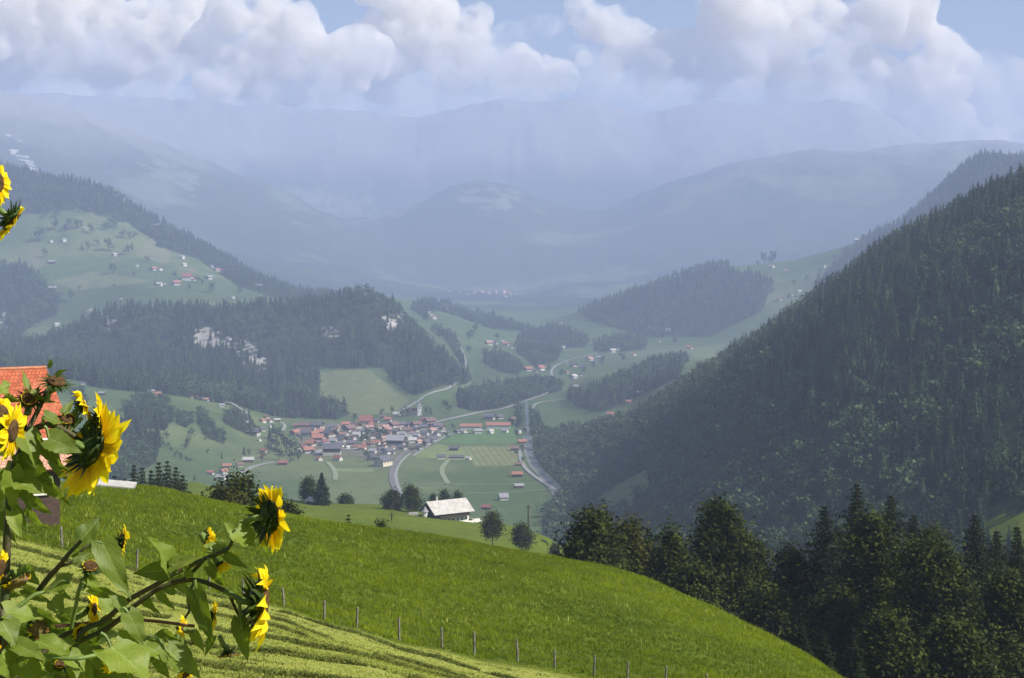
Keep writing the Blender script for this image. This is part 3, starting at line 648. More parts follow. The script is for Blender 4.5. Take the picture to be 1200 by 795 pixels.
# area phrase: list of (column, row of the base, width in pixels, roof, wall, shape)
H_, C_, B_ = 'house', 'chalet', 'barn'
TOWN = {
 'in the hamlet below the left green slope': [(247, 556, 9, 'orange', 'wood', C_), (262, 555, 10, 'orange', 'white', C_), (266, 549, 11, 'orange', 'wood', C_), (291, 542, 14, 'pale', 'wood', B_), (259, 562, 13, 'grey', 'white', B_), (281, 547, 9, 'brown', 'wood', C_)],
 'along the forest edge above the left slope': [(178, 461, 8, 'pale', 'wood', C_), (185, 464, 9, 'orange', 'wood', C_), (225, 467, 4, 'red', 'wood', C_), (234, 467, 7, 'orange', 'wood', C_), (242, 470, 7, 'pink', 'wood', C_), (260, 477, 7, 'grey', 'white', H_), (119, 463, 9, 'grey', 'dark', B_), (98, 451, 8, 'slate', 'white', B_)],
 'in the cluster below the hill road': [(313, 490, 7, 'orange', 'wood', C_), (308, 495, 8, 'orange', 'white', C_), (317, 495, 8, 'orange', 'white', C_), (325, 494, 8, 'pale', 'wood', B_), (298, 510, 15, 'slate', 'dark', C_), (307, 505, 9, 'slate', 'wood', C_), (304, 517, 6, 'pale', 'white', H_), (316, 501, 6, 'grey', 'white', H_)],
 'standing alone beside the lower village trees': [(331, 545, 12, 'red', 'dark', B_), (309, 530, 8, 'red', 'wood', C_), (307, 537, 7, 'orange', 'wood', C_), (350, 530, 7, 'pale', 'white', H_)],
 'in the western part of the village': [(346, 510, 12, 'orange', 'wood', C_), (359, 511, 14, 'slate', 'dark', C_), (358, 502, 14, 'brown', 'wood', C_), (372, 502, 15, 'slate', 'dark', C_), (347, 501, 9, 'brown', 'wood', C_), (378, 502, 5, 'orange', 'cream', H_), (375, 509, 12, 'orange', 'wood', C_), (389, 503, 12, 'slate', 'white', C_), (387, 512, 17, 'slate', 'wood', C_), (372, 517, 15, 'orange', 'wood', C_), (364, 523, 13, 'orange', 'wood', C_), (361, 531, 14, 'orange', 'dark', C_), (389, 533, 24, 'slate', 'dark', 'hall'), (374, 540, 9, 'orange', 'white', H_), (396, 540, 11, 'red', 'white', H_), (401, 518, 14, 'slate', 'wood', C_), (391, 519, 10, 'grey', 'white', C_), (397, 524, 13, 'slate', 'white', C_), (411, 522, 11, 'slate', 'wood', C_), (383, 523, 8, 'grey', 'white', H_), (407, 526, 6, 'pale', 'white', H_), (378, 514, 9, 'brown', 'wood', C_)],
 'around the big red roof in the village': [(405, 500, 11, 'orange', 'wood', C_), (409, 506, 15, 'brown', 'wood', C_), (429, 498, 17, 'red', 'cream', 'steep'), (433, 504, 11, 'pink', 'white', C_), (417, 502, 14, 'brown', 'wood', C_), (455, 494, 10, 'orange', 'wood', C_), (446, 502, 6, 'orange', 'cream', H_), (418, 512, 10, 'pale', 'white', H_), (437, 516, 6, 'pale', 'cream', H_), (423, 508, 10, 'slate', 'white', C_), (465, 488, 9, 'pale', 'cream', H_), (441, 495, 8, 'slate', 'wood', C_), (449, 490, 7, 'brown', 'wood', C_)],
 'in the crowded village centre near the church': [(497, 494, 9, 'red', 'wood', C_), (504, 497, 14, 'brown', 'dark', C_), (488, 500, 12, 'brown', 'wood', C_), (479, 500, 10, 'slate', 'wood', C_), (471, 500, 11, 'slate', 'dark', C_), (461, 501, 13, 'brown', 'wood', C_), (496, 503, 11, 'slate', 'wood', C_), (486, 506, 11, 'slate', 'dark', C_), (477, 507, 11, 'brown', 'wood', C_), (512, 502, 12, 'slate', 'wood', C_), (506, 507, 10, 'pink', 'white', C_), (498, 510, 10, 'slate', 'white', C_), (488, 513, 10, 'grey', 'white', H_), (512, 511, 9, 'slate', 'white', H_), (472, 511, 9, 'grey', 'white', H_), (464, 508, 10, 'slate', 'wood', C_), (455, 506, 10, 'pink', 'wood', C_), (479, 514, 8, 'pale', 'white', H_), (503, 515, 8, 'slate', 'white', C_), (518, 503, 8, 'brown', 'wood', C_), (520, 508, 6, 'pale', 'white', H_), (494, 516, 9, 'brown', 'wood', C_)],
 'beside the railway at the lower village edge': [(464, 523, 23, 'grey', 'dark', 'hall'), (472, 527, 10, 'slate', 'wood', C_), (483, 519, 11, 'pale', 'white', H_), (500, 521, 10, 'slate', 'wood', C_), (508, 517, 8, 'slate', 'white', C_), (490, 526, 8, 'slate', 'wood', C_), (449, 546, 20, 'slate', 'cream', 'hall'), (454, 532, 14, 'slate', 'white', C_), (438, 539, 12, 'slate', 'white', C_), (437, 531, 10, 'grey', 'white', C_), (446, 528, 8, 'slate', 'wood', C_), (460, 532, 7, 'slate', 'white', C_)],
 'in the row beside the long red roofed works': [(552, 503, 28, 'orange', 'white', 'long'), (584, 502, 31, 'orange', 'white', 'long'), (574, 492, 14, 'slate', 'dark', C_), (601, 495, 11, 'brown', 'wood', C_), (628, 506, 9, 'red', 'wood', C_), (544, 508, 8, 'pale', 'white', H_), (560, 508, 10, 'grey', 'white', H_), (536, 508, 9, 'slate', 'wood', C_), (575, 508, 8, 'pale', 'white', H_), (592, 507, 8, 'grey', 'white', H_), (608, 508, 6, 'pale', 'white', H_), (617, 505, 8, 'slate', 'wood', C_), (586, 491, 9, 'slate', 'wood', C_)],
 'out on the flat valley fields': [(532, 528, 12, 'slate', 'dark', B_), (517, 538, 12, 'slate', 'cream', B_), (535, 538, 20, 'slate', 'dark', 'long'), (549, 539, 7, 'pale', 'cream', H_), (612, 520, 11, 'orange', 'wood', B_), (603, 528, 11, 'brown', 'dark', B_), (607, 546, 9, 'brown', 'wood', B_), (606, 559, 14, 'orange', 'dark', B_), (608, 572, 12, 'grey', 'dark', B_), (590, 586, 12, 'grey', 'dark', 'steep'), (570, 597, 12, 'red', 'dark', B_)],
 'on the knoll meadow above the valley': [(504, 369, 7, 'pale', 'wood', C_), (508, 374, 8, 'pink', 'white', C_), (524, 363, 5, 'pale', 'white', H_), (533, 400, 6, 'orange', 'white', C_)],
 'in the hamlet on the green shelf': [(573, 404, 9, 'pink', 'wood', C_), (580, 403, 7, 'slate', 'wood', C_), (593, 405, 8, 'orange', 'wood', C_), (589, 402, 6, 'pale', 'white', H_), (606, 410, 5, 'grey', 'white', H_), (599, 408, 5, 'slate', 'wood', C_)],
 'in the hamlet at the middle valley bend': [(619, 435, 10, 'orange', 'wood', C_), (633, 434, 11, 'orange', 'white', C_), (627, 436, 6, 'slate', 'wood', C_), (589, 452, 5, 'pale', 'white', H_), (691, 423, 9, 'pink', 'white', C_), (702, 421, 7, 'grey', 'wood', C_), (672, 430, 9, 'slate', 'wood', C_), (683, 432, 8, 'slate', 'wood', C_), (664, 438, 6, 'brown', 'wood', C_), (672, 444, 10, 'pale', 'white', C_), (675, 455, 7, 'grey', 'white', H_), (680, 441, 6, 'slate', 'wood', C_), (664, 427, 6, 'slate', 'white', C_), (697, 425, 5, 'slate', 'wood', C_)],
 'on the bright fields right of the bend': [(718, 413, 8, 'pale', 'white', C_), (723, 411, 6, 'slate', 'wood', C_), (743, 417, 6, 'orange', 'white', C_), (808, 409, 8, 'orange', 'wood', C_), (783, 388, 5, 'pale', 'white', H_), (772, 402, 4, 'pink', 'wood', C_), (660, 408, 5, 'pale', 'white', H_), (670, 389, 6, 'orange', 'wood', C_), (658, 381, 5, 'grey', 'wood', C_)],
 'in the clearing beside the right mountain forest': [(737, 473, 8, 'orange', 'wood', C_), (716, 488, 10, 'orange', 'wood', C_), (750, 462, 8, 'grey', 'wood', B_)],
 'high on the upper left meadows': [(185, 266, 8, 'pale', 'wood', B_), (100, 269, 5, 'pale', 'wood', C_), (60, 284, 5, 'pale', 'white', H_), (75, 283, 6, 'grey', 'white', H_), (61, 309, 9, 'grey', 'dark', B_), (134, 300, 6, 'pale', 'wood', C_), (62, 340, 10, 'grey', 'wood', B_), (67, 382, 6, 'pale', 'white', H_), (142, 352, 4, 'pale', 'wood', H_)],
 'in the hamlet on the upper left meadows': [(180, 317, 8, 'orange', 'wood', C_), (188, 317, 7, 'orange', 'white', C_), (213, 303, 7, 'grey', 'white', H_), (216, 312, 6, 'pale', 'white', H_), (219, 328, 12, 'red', 'white', 'steep'), (207, 334, 10, 'orange', 'wood', C_), (187, 335, 8, 'pale', 'white', C_), (192, 333, 5, 'slate', 'wood', C_), (226, 329, 7, 'pink', 'wood', C_), (245, 327, 8, 'grey', 'wood', C_), (254, 318, 6, 'pink', 'wood', C_), (260, 319, 7, 'orange', 'wood', C_), (277, 319, 6, 'orange', 'white', C_), (303, 337, 9, 'grey', 'wood', B_), (273, 350, 5, 'pale', 'white', H_), (248, 314, 5, 'grey', 'wood', C_), (225, 319, 5, 'orange', 'white', C_), (161, 313, 4, 'pale', 'white', H_)],
 'on the hazy right middle hill': [(849, 314, 5, 'pale', 'white', H_), (905, 314, 7, 'grey', 'white', C_), (914, 352, 7, 'orange', 'wood', C_), (1004, 281, 7, 'pale', 'white', C_), (966, 314, 5, 'grey', 'white', H_), (937, 343, 5, 'pale', 'wood', H_), (920, 318, 4, 'pink', 'wood', C_), (928, 347, 4, 'pink', 'white', C_)],
 'in the far hazy village at the valley head': [(538, 343, 4, 'brown', 'wood', H_), (548, 345, 4, 'slate', 'wood', H_), (556, 344, 5, 'brown', 'wood', H_), (565, 342, 4, 'pink', 'wood', H_), (573, 344, 5, 'brown', 'wood', H_), (581, 342, 5, 'pink', 'wood', H_), (590, 343, 6, 'orange', 'white', H_), (597, 345, 6, 'pink', 'wood', H_), (604, 344, 4, 'slate', 'wood', H_), (592, 348, 5, 'pink', 'wood', H_), (612, 346, 4, 'slate', 'wood', H_), (527, 342, 4, 'brown', 'wood', H_)],
}
_vr = np.random.default_rng(4); _have = [(h[0], h[1]) for l in TOWN.values() for h in l]
for _k in range(900):
    x, y = _vr.uniform(350, 524), _vr.uniform(495, 536)
    if not inpoly(np.array([x]), np.array([y]), [(350, 503), (425, 497), (470, 496), (515, 499), (523, 506), (497, 518), (470, 528), (432, 535), (395, 527), (356, 528)])[0]: continue
    if min(abs(x-a)/7.5+abs(y-b)/4.2 for a, b in _have) < 1: continue
    _have.append((x, y)); col = _vr.choice(['brown', 'slate', 'red', 'pink', 'brown', 'brown', 'red', 'orange'])
    a = 'in the western part of the village' if x < 400 else 'around the big red roof in the village' if x < 456 else 'in the crowded village centre near the church'
    TOWN[a].append((round(float(x), 1), round(float(y), 1), int(_vr.integers(7, 11)), str(col), str(_vr.choice(['white', 'wood', 'white', 'cream'])), str(_vr.choice([C_, H_]))))
    if len(_have) > 240: break
AREA_Y = {'along the': (1300, 2300), 'high on': (2500, 4300), 'in the hamlet on the upper': (2900, 4300), 'on the hazy': (3200, 4600), 'in the far': (4800, 7000)}
SMALL_CAT = {'barn': 'barn', 'long': 'workshop', 'hall': 'large house', 'house': 'house', 'chalet': 'chalet', 'steep': 'house'}
HOUSES = []
hr_ = np.random.default_rng(21)
for area, lst in TOWN.items():
    Y0, Y1 = 1100, 4800
    for k, v in AREA_Y.items():
        if area.startswith(k): Y0, Y1 = v
    seen = {}
    for h in sorted(lst, key=lambda h: h[0]):
        cat = 'barn' if h[5] == 'barn' else 'long building' if h[5] == 'long' else 'house'
        seen.setdefault((h[3], cat), []).append(h)
    for h in lst:
        px, py, w, roof, wall, shape = h
        p = ground_at(px, py, Y0, Y1)
        S_ = .92*w*p[1]/F/WID[shape]
        yaw = hr_.choice([-.5, -.25, .2, .45, .9, -.9]) if shape in (C_, H_) else hr_.uniform(-.25, .3)
        if shape == 'long': yaw = .02
        if (px, py) == (449, 546): yaw = .95
        if (px, py) == (389, 533): yaw = .05
        cat = 'barn' if shape == 'barn' else 'long building' if shape == 'long' else 'house'
        same = seen[(roof, cat)]; i = same.index(h)
        o = house(shape, roof, wall, p+np.array([0, 0, .12*S_]), S_, yaw, w >= 8 and Y1 < 4900, cat)
        wl = {'white': 'white walled', 'cream': 'cream walled', 'wood': 'timber', 'dark': 'dark timber'}[wall]
        rn = {'slate': 'slate', 'orange': 'orange'}.get(roof, roof)
        if len(same) == 1: lab = f'the only {rn}-roofed {cat} {area}'
        else: lab = f'{ORD[i]} {rn}-roofed {cat} from the left {area}'
        tag(o, lab, cat, 'buildings '+area); HOUSES.append(o)

# the church on its rise above the village
def church():
    p = ground_at(488, 487, 1200, 3500); s = p[1]/F
    r = empty('church', p, 0)
    tag(r, 'white church with slim grey needle spire above the village', 'church')
    g = G(); gw, gr, gc, wins = house_parts(1.7, .9, .55, 1.05, .05, False)
    k = 8*s
    def sc_(g0, yaw=-.35, off=(-3.2*s, 0, 0)):
        q = G(); V, Fc, T, M, A = g0.arrays(); c, s_ = math.cos(yaw), math.sin(yaw); V = V*k
        V = np.stack([V[:, 0]*c-V[:, 1]*s_+off[0], V[:, 0]*s_+V[:, 1]*c+off[1], V[:, 2]+off[2]], 1)+p
        q.V = [V]; q.Fc = Fc; q.T = [T]; q.M = M; q.A = [A]; q.n = len(V); return q
    part('nave', sc_(gw), WALLS['white'], r); part('nave_roof', sc_(gr), ROOFS['brown'], r)
    for q in wins[:3]: part('window', sc_(q), M_WIN, r)
    t = G(); box(t, (3.6*s, -2.6*s, 4.6*s), (4.4*s, 4.4*s, 13*s), 0, org=p); tw = part('tower', t, mat_simple('church_plaster', (.86, .84, .80), (.78, .76, .72), 2), r)
    q = G(); box(q, (3.6*s, -4.85*s, 8.8*s), (1.0*s, .12*s, 1.5*s), 0, org=p); part('belfry_window', q, M_WIN, tw)
    q = G(); a = 2.5*s; z = 11.1*s; V = np.array([[-a, -a, z], [a, -a, z], [a, a, z], [-a, a, z], [-.8*s, -.8*s, z+3.2*s], [.8*s, -.8*s, z+3.2*s], [.8*s, .8*s, z+3.2*s], [-.8*s, .8*s, z+3.2*s], [0, 0, z+11*s]])+np.array([3.6*s, -2.6*s, 0])+p
    q.add(V, [np.array([[0, 1, 5, 4], [1, 2, 6, 5], [2, 3, 7, 6], [3, 0, 4, 7]]), np.array([[4, 5, 8], [5, 6, 8], [6, 7, 8], [7, 4, 8]])]); part('spire', q, ROOFS['grey'], tw)
church()

# ------------------------------------------------------------------ the farmhouse on its green shoulder
M_FROOF = mat_simple('weathered_pale_roof', (.52, .49, .44), (.38, .35, .31), .5, rough=.6)
M_PLANK = mat_simple('dark_plank', (.035, .022, .016), (.065, .04, .028), 1.5)
M_WHITE = mat_simple('whitewash', (.78, .74, .66), (.68, .63, .55), 1.0)
def rot2(V, yaw, p):
    c, s = math.cos(yaw), math.sin(yaw); V = np.asarray(V, float)
    return np.stack([V[:, 0]*c-V[:, 1]*s, V[:, 0]*s+V[:, 1]*c, V[:, 2]], 1)+p
def turned(g0, yaw, p):
    q = G(); V, Fc, T, M, A = g0.arrays(); q.V = [rot2(V, yaw, p)]; q.Fc = Fc; q.T = [T]; q.M = M; q.A = [A]; q.n = len(V); return q
def farmhouse():
    p = ground_at(523, 608, 400, 700)+np.array([0, 0, 1.0]); u = p[1]/F; yaw = .60
    r = empty('farmhouse', p)
    tag(r, 'broad farmhouse with big pale roof on the sunny green shoulder', 'farmhouse')
    L_, D_, hw, hr = 45*u, 30*u, 8*u, 18.5*u
    def A(name, g, m, par=r): return part(name, turned(g, yaw, p), m, par)
    w, d = L_/2, D_/2
    g = G(); g.add([[-w, -d, -9*u], [w, -d, -9*u], [w, d, -9*u], [-w, d, -9*u], [-w, -d, hw], [w, -d, hw], [w, d, hw], [-w, d, hw], [-w, 0, hr], [w, 0, hr]], [np.array([[0, 1, 5, 4], [2, 3, 7, 6]]), np.array([[1, 2, 6], [1, 6, 9], [1, 9, 5], [3, 0, 4], [3, 4, 8], [3, 8, 7]])])
    wl = A('wall', g, M_PLANK)
    sl_ = (hr-hw)/d; xo, yo = w+5*u, d+4*u; zo = hw-sl_*4*u; t = .7*u
    g = G(); slab(g, [[-xo, -yo, zo+t], [xo, -yo, zo+t], [xo, 0, hr+t], [-xo, 0, hr+t]], t); slab(g, [[xo, yo, zo+t], [-xo, yo, zo+t], [-xo, 0, hr+t+.02], [xo, 0, hr+t+.02]], t)
    ro = A('roof', g, M_FROOF)
    n = norm([0, -sl_, 1]);
    for x, f in ((2, .50), (8, .60), (6, .36), (12, .45), (10, .66), (-15, .12)):
        c = np.array([x*u, -yo*(1-f), zo+t+(hr-zo)*f])+n*[0, -.12*u, .12*u]; a = np.array([1.1*u, 0, 0]); b = np.array([0, .8*u, .8*u*sl_])
        g = G(); slab(g, [c-a-b, c+a-b, c+a+b, c-a+b], .25*u); A('roof_patch', g, M_BASE, ro)
    g = G(); box(g, (-12*u, 2*u, hr+2.2*u), (2*u, 2*u, 5*u)); A('chimney', g, M_BASE, ro)
    g = G(); box(g, (0, -d-.25*u, -2.2*u), (L_*.96, .6*u, 6.5*u)); gf = A('ground_floor_wall', g, M_WHITE)
    for x in np.linspace(-.4, .4, 7):
        g = G(); box(g, (x*L_, -d-.62*u, -1.8*u), (2.2*u, .3*u, 3*u)); A('window', g, M_WIN, gf)
    for x in np.linspace(-.38, .38, 5):
        g = G(); box(g, (x*L_, -d-.1*u, 5*u), (2.6*u, .4*u, 2.6*u)); A('window', g, M_WIN, wl)
    g = G(); box(g, (0, -d-3*u, 2.0*u), (L_*.9, 5*u, .4*u)); box(g, (0, -d-5.3*u, 3.2*u), (L_*.9, .4*u, 2.0*u)); A('balcony', g, M_PLANK)
    g = G(); box(g, (3*u, -d-8*u, -5.4*u), (L_*1.1, 1.2*u, 3.2*u)); box(g, (L_*.58, -d, -4.8*u), (1.2*u, 16*u, 3.4*u)); A('terrace_wall', g, M_WHITE)
    for i, (x, y, c) in enumerate(((w+6*u, -d-6*u, 'white car'), (w+12*u, -d+1*u, 'cream car'))):
        q = empty('parked_car', p+rot2([[x, y, 0]], yaw, 0)[0])
        q.location.z = height(WL[q.name][0], WL[q.name][1])[0]+.1; WL[q.name] = np.array(q.location)
        tag(q, ('white parked car beside the farmhouse terrace', 'cream parked car farther right beyond the farmhouse')[i], 'car', 'cars at the farmhouse')
        o = WL[q.name]; yw = yaw+.6*i
        g = G(); V = [[-2.1, -.85, .3], [2.1, -.85, .3], [2.1, .85, .3], [-2.1, .85, .3], [-2.1, -.85, .85], [2.05, -.85, .8], [2.05, .85, .8], [-2.1, .85, .85], [-1.7, -.7, 1.4], [.7, -.7, 1.42], [.7, .7, 1.42], [-1.7, .7, 1.4], [1.2, -.8, .86], [1.2, .8, .86]]
        g.add(V, [BOXF, np.array([[4, 12, 9, 8], [8, 9, 10, 11], [13, 7, 11, 10], [12, 13, 10, 9], [7, 4, 8, 11]])]); part('body', turned(g, yw, o), M_WHITE if i == 0 else WALLS['cream'], q)
        for sx in (-1.3, 1.3):
            for sy in (-.8, .8):
                g = G(); tube(g, [[sx, sy-.1, .32], [sx, sy+.1, .32]], .32, 10); part('wheel', turned(g, yw, o), M_WIN, q)
    # small garden pavilion with a pointed grey roof
    q0 = ground_at(498, 606, 400, 700); q = empty('garden_pavilion', q0)
    tag(q, 'small white pavilion with pointed grey roof at the farmhouse corner', 'pavilion')
    g = G(); tube(g, [q0+[0, 0, -1], q0+[0, 0, 6*u]], 3.3*u, 8); part('wall', g, M_WHITE, q)
    g = G(); tube(g, [q0+[0, 0, 6*u], q0+[0, 0, 9*u], q0+[0, 0, 12.5*u]], [4.8*u, 2.2*u, .1*u], 8); part('roof', g, ROOFS['grey'], q)
    g = G(); tube(g, [q0+[0, -3.25*u, 0], q0+[0, -3.4*u, 0]], 1.2*u, 4); part('door', g, M_PLANK, q)
    q0 = ground_at(508, 605, 400, 700); q = empty('red_shed', q0); tag(q, 'low lean-to shed with red roof against the farmhouse gable', 'shed')
    g = G(); box(g, (0, 0, 1.5*u), (9*u, 6*u, 5*u), yaw, org=q0); part('wall', g, M_PLANK, q)
    g = G(); slab(g, [q0+[-6*u, -5*u, 4.2*u], q0+[6*u, -3*u, 4.2*u], q0+[5*u, 4*u, 6.8*u], q0+[-6*u, 3*u, 6.8*u]], .5*u); part('roof', g, ROOFS['pink'], q)
    g = G(); box(g, (0, -3.2*u, .8*u), (3*u, .4*u, 3*u), yaw, org=q0); part('door', g, M_WIN, q)
    q0 = ground_at(484, 604, 400, 700); q = empty('timber_stack', q0); tag(q, 'pale stack of boards lying left of the farmhouse', 'timber stack')
    g = G()
    for k in range(3): box(g, (.3*k*u, 0, (.5+k)*u), ((13-k)*u, 3*u, .8*u), .1, org=q0)
    WL[q.name] = q0; part('boards', g, WALLS['white'], q)
farmhouse()
def hay_hut():
    p = ground_at(367, 591.5, 400, 640); u = p[1]/F; yaw = -.75
    r = empty('hay_hut', p); tag(r, 'small hay hut with bright white roof below the tall fir', 'hut')
    gw, gr, gc, wins = house_parts(1.2, 1.1, .62, .95, .22, False); k = 9*u
    for nm, g0, m in (('wall', gw, M_PLANK), ('roof', gr, M_FROOF)):
        V = g0.arrays()[0]; q = turned(g0, 0, 0); q.V = [rot2(V*k, yaw, p)]; part(nm, q, m, r)
    q = G(); box(q, (.61*k, .1*k, .25*k), (.03*k, .35*k, .5*k)); part('door', turned(q, yaw, p), M_WIN, r)
hay_hut()
def pole(px, top, base, Y, label):
    p = np.array([(px-HX)/F*Y, Y, 0]); p[2] = height(p[0], Y)[0]; zt = (HY-top)/F*Y
    r = empty('utility_pole', p); tag(r, label, 'pole')
    g = G(); tube(g, [p-[0, 0, .5], [p[0], Y, zt]], [.30, .22], 8); part('mast', g, M_PLANK, r)
    g = G(); box(g, (p[0], Y-.2, zt-.9), (1.8, .16, .2)); ar = part('crossarm', g, M_PLANK, r)
    for s in (-.75, .75):
        g = G(); tube(g, [[p[0]+s, Y-.2, zt-.8], [p[0]+s, Y-.2, zt-.4]], .09, 6); part('insulator', g, M_WIN, ar)
pole(619, 592, 622, 632, 'dark wooden utility pole on the farm hill skyline')
pole(459, 601, 612, 560, 'short dark pole in the pasture left of the farmhouse')

# ------------------------------------------------------------------ nearer trees, each with trunk and crown
M_BARK = mat_simple('bark', (.07, .05, .035), (.11, .085, .06), 3, .95)
M_BROAD = mat_leaf('broad_leaves', (.003, .008, .001), (.080, .100, .008), .24, .30, .75, .15, patch=.45)  # near-black end of the range puts crown shade into the leaf colour
M_OLIVE = mat_leaf('olive_leaves', (.006, .010, .001), (.125, .122, .012), .24, .35, .75, .15, patch=.45)
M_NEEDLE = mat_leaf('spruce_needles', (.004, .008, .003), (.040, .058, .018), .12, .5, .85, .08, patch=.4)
M_FIELDTREE = mat_leaf('hazy_tree_leaves', (.010, .022, .008), (.048, .075, .022), .2, .2, .85, .08, patch=.45)
def broad_tree(rng, H, Wd, n, leaf, base=.12, lobes=26, tall=False):
    """crown of leaf clumps on many small lobes; trunk and limbs reach the lobes"""
    gt, gc = G(), G()
    L_ = []
    for k in range(lobes):
        f = base+.10+(.95-base-.10)*((k+rng.random())/lobes)**(1.15 if tall else 1.0); x = (f-base)/(1-base)
        e = (min(1, x*4)*(1-x)**.55*1.25) if tall else math.sin(math.pi*min(1, max(0, x))**.75)**.7
        a = k*2.4+rng.normal(0, .5); rr = Wd*.5*min(1, e)*rng.uniform(.35, .85)
        L_.append((np.array([rr*math.cos(a), rr*math.sin(a), f*H]), Wd*rng.uniform(.10, .19)*(1 if f < .8 else .75)))
    L_.append((np.array([0, 0, H*.93]), Wd*.10))
    tr = spline([[0, 0, -1.5], [Wd*.01, 0, H*.25], [-Wd*.012, Wd*.01, H*.55], [0, 0, H*.88]], 4)
    tube(gt, tr, np.linspace(H*.022, H*.003, len(tr)), 8)
    for c, r in L_[::2]:
        z0 = max(H*.12, c[2]-.55*np.hypot(c[0], c[1])-.05*H); s = np.array([0, 0, z0])
        tube(gt, spline([s, s*.4+c*.6+[0, 0, -.04*H], c], 4), np.linspace(H*.009, H*.002, 9), 5)
    w = rng.choice(len(L_), n, p=np.array([l[1]**2 for l in L_])/sum(l[1]**2 for l in L_))
    C = np.array([l[0] for l in L_])[w]; rad = np.array([l[1] for l in L_])[w]
    d = rng.normal(size=(n, 3)); d /= np.linalg.norm(d, axis=1)[:, None]
    q = C+d*(rad*np.abs(rng.normal(.86, .2, n)))[:, None]*[1, 1, .85]
    # sub-clumps: pull the leaves together into sprays
    k = n//9; ctr = q[rng.integers(0, n, k)]; ci = rng.integers(0, k, n)
    q2 = ctr[ci]+rng.normal(0, leaf*1.5, (n, 3)); use = rng.random(n) < .75; q = np.where(use[:, None], q2, q)
    nn = norm_rows(.55*(q-np.array([0, 0, H*.5]))/Wd+rng.normal(0, .45, (n, 3))+[0, 0, .35])
    t = .40+1.1*perlin(q[:, 0]*.6+3, q[:, 2]*.6+q[:, 1]*.5)+rng.normal(0, .16, n)  # dark clumps stand in for shade inside the crown
    leafquads(gc, q, nn, rng.uniform(.6, 1.35, n)*leaf, t, rng, .6)
    return gt, gc
def norm_rows(a): return a/(np.linalg.norm(a, axis=1)[:, None]+1e-9)
def conifer(rng, H, Wd, whorls=34, leaf=.3, dens=1.0):
    """a spire of drooping boughs, each a fan of hanging needle sprays"""
    gt, gc = G(), G()
    tube(gt, [[0, 0, -1.5], [0, 0, H*.5], [0, 0, H]], [H*.014, H*.008, H*.001], 8)
    p, nn, ss, tt = [], [], [], []
    for k in range(whorls):
        f = ((k+.5)/whorls)**.9; z = H*(.03+.955*f)+rng.normal(0, .010)*H*(1-f)
        ln = Wd*1.6*(1-f)/(1+3*(1-f))*rng.uniform(.75, 1.12)+.008*H
        nb = max(4, int((8-3.5*f)*dens)); a0 = rng.random()*6.28
        for b in range(nb):
            a = a0+b/nb*6.28+rng.normal(0, .22); l = ln*rng.uniform(.5, 1.25)
            m = max(5, int(l/(leaf*.30))); s = (np.arange(m)+.5)/m
            dz = -l*.50*s+l*.34*s**2.4; x = np.cos(a)*l*s; y = np.sin(a)*l*s
            if l > 1.2: tube(gt, [[0, 0, z], [x[-1]*.9, y[-1]*.9, z+dz[-1]*.9]], [.02*H/20+.01, .008], 4, False)
            for rep in range(4):
                side = rng.normal(0, .17, m)*l*(1.05-.8*s)+rng.normal(0, leaf*.3, m)
                hang = np.abs(rng.normal(0, 1, m))*leaf*(.9 if rep else .2)*(.35+.65*(1-f))
                p.append(np.stack([x-np.sin(a)*side, y+np.cos(a)*side, z+dz-hang], 1))
                up = .9 if rep == 0 else .25
                nn.append(np.stack([np.cos(a)*.5+rng.normal(0, .5, m), np.sin(a)*.5+rng.normal(0, .5, m), np.full(m, up)], 1))
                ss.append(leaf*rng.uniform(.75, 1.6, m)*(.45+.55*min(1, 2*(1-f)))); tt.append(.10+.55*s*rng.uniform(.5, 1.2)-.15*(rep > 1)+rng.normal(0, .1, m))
    leafquads(gc, np.concatenate(p), norm_rows(np.concatenate(nn)), np.concatenate(ss), np.concatenate(tt), rng, .45)
    return gt, gc
def plant_tree(gt, gc, leaf_m, loc, label, cat, group, name, rotz=0, scale=1):
    r = empty(name, loc, rotz, scale)
    link('trunk', gt.mesh('trunk', M_BARK, True), r); link('crown', gc.mesh('crown', leaf_m), r)
    return tag(r, label, cat, group)
tg = np.random.default_rng(5)
def stand(px, Y): X = (px-HX)/F*Y; return np.array([X, Y, height(X, Y)[0]])
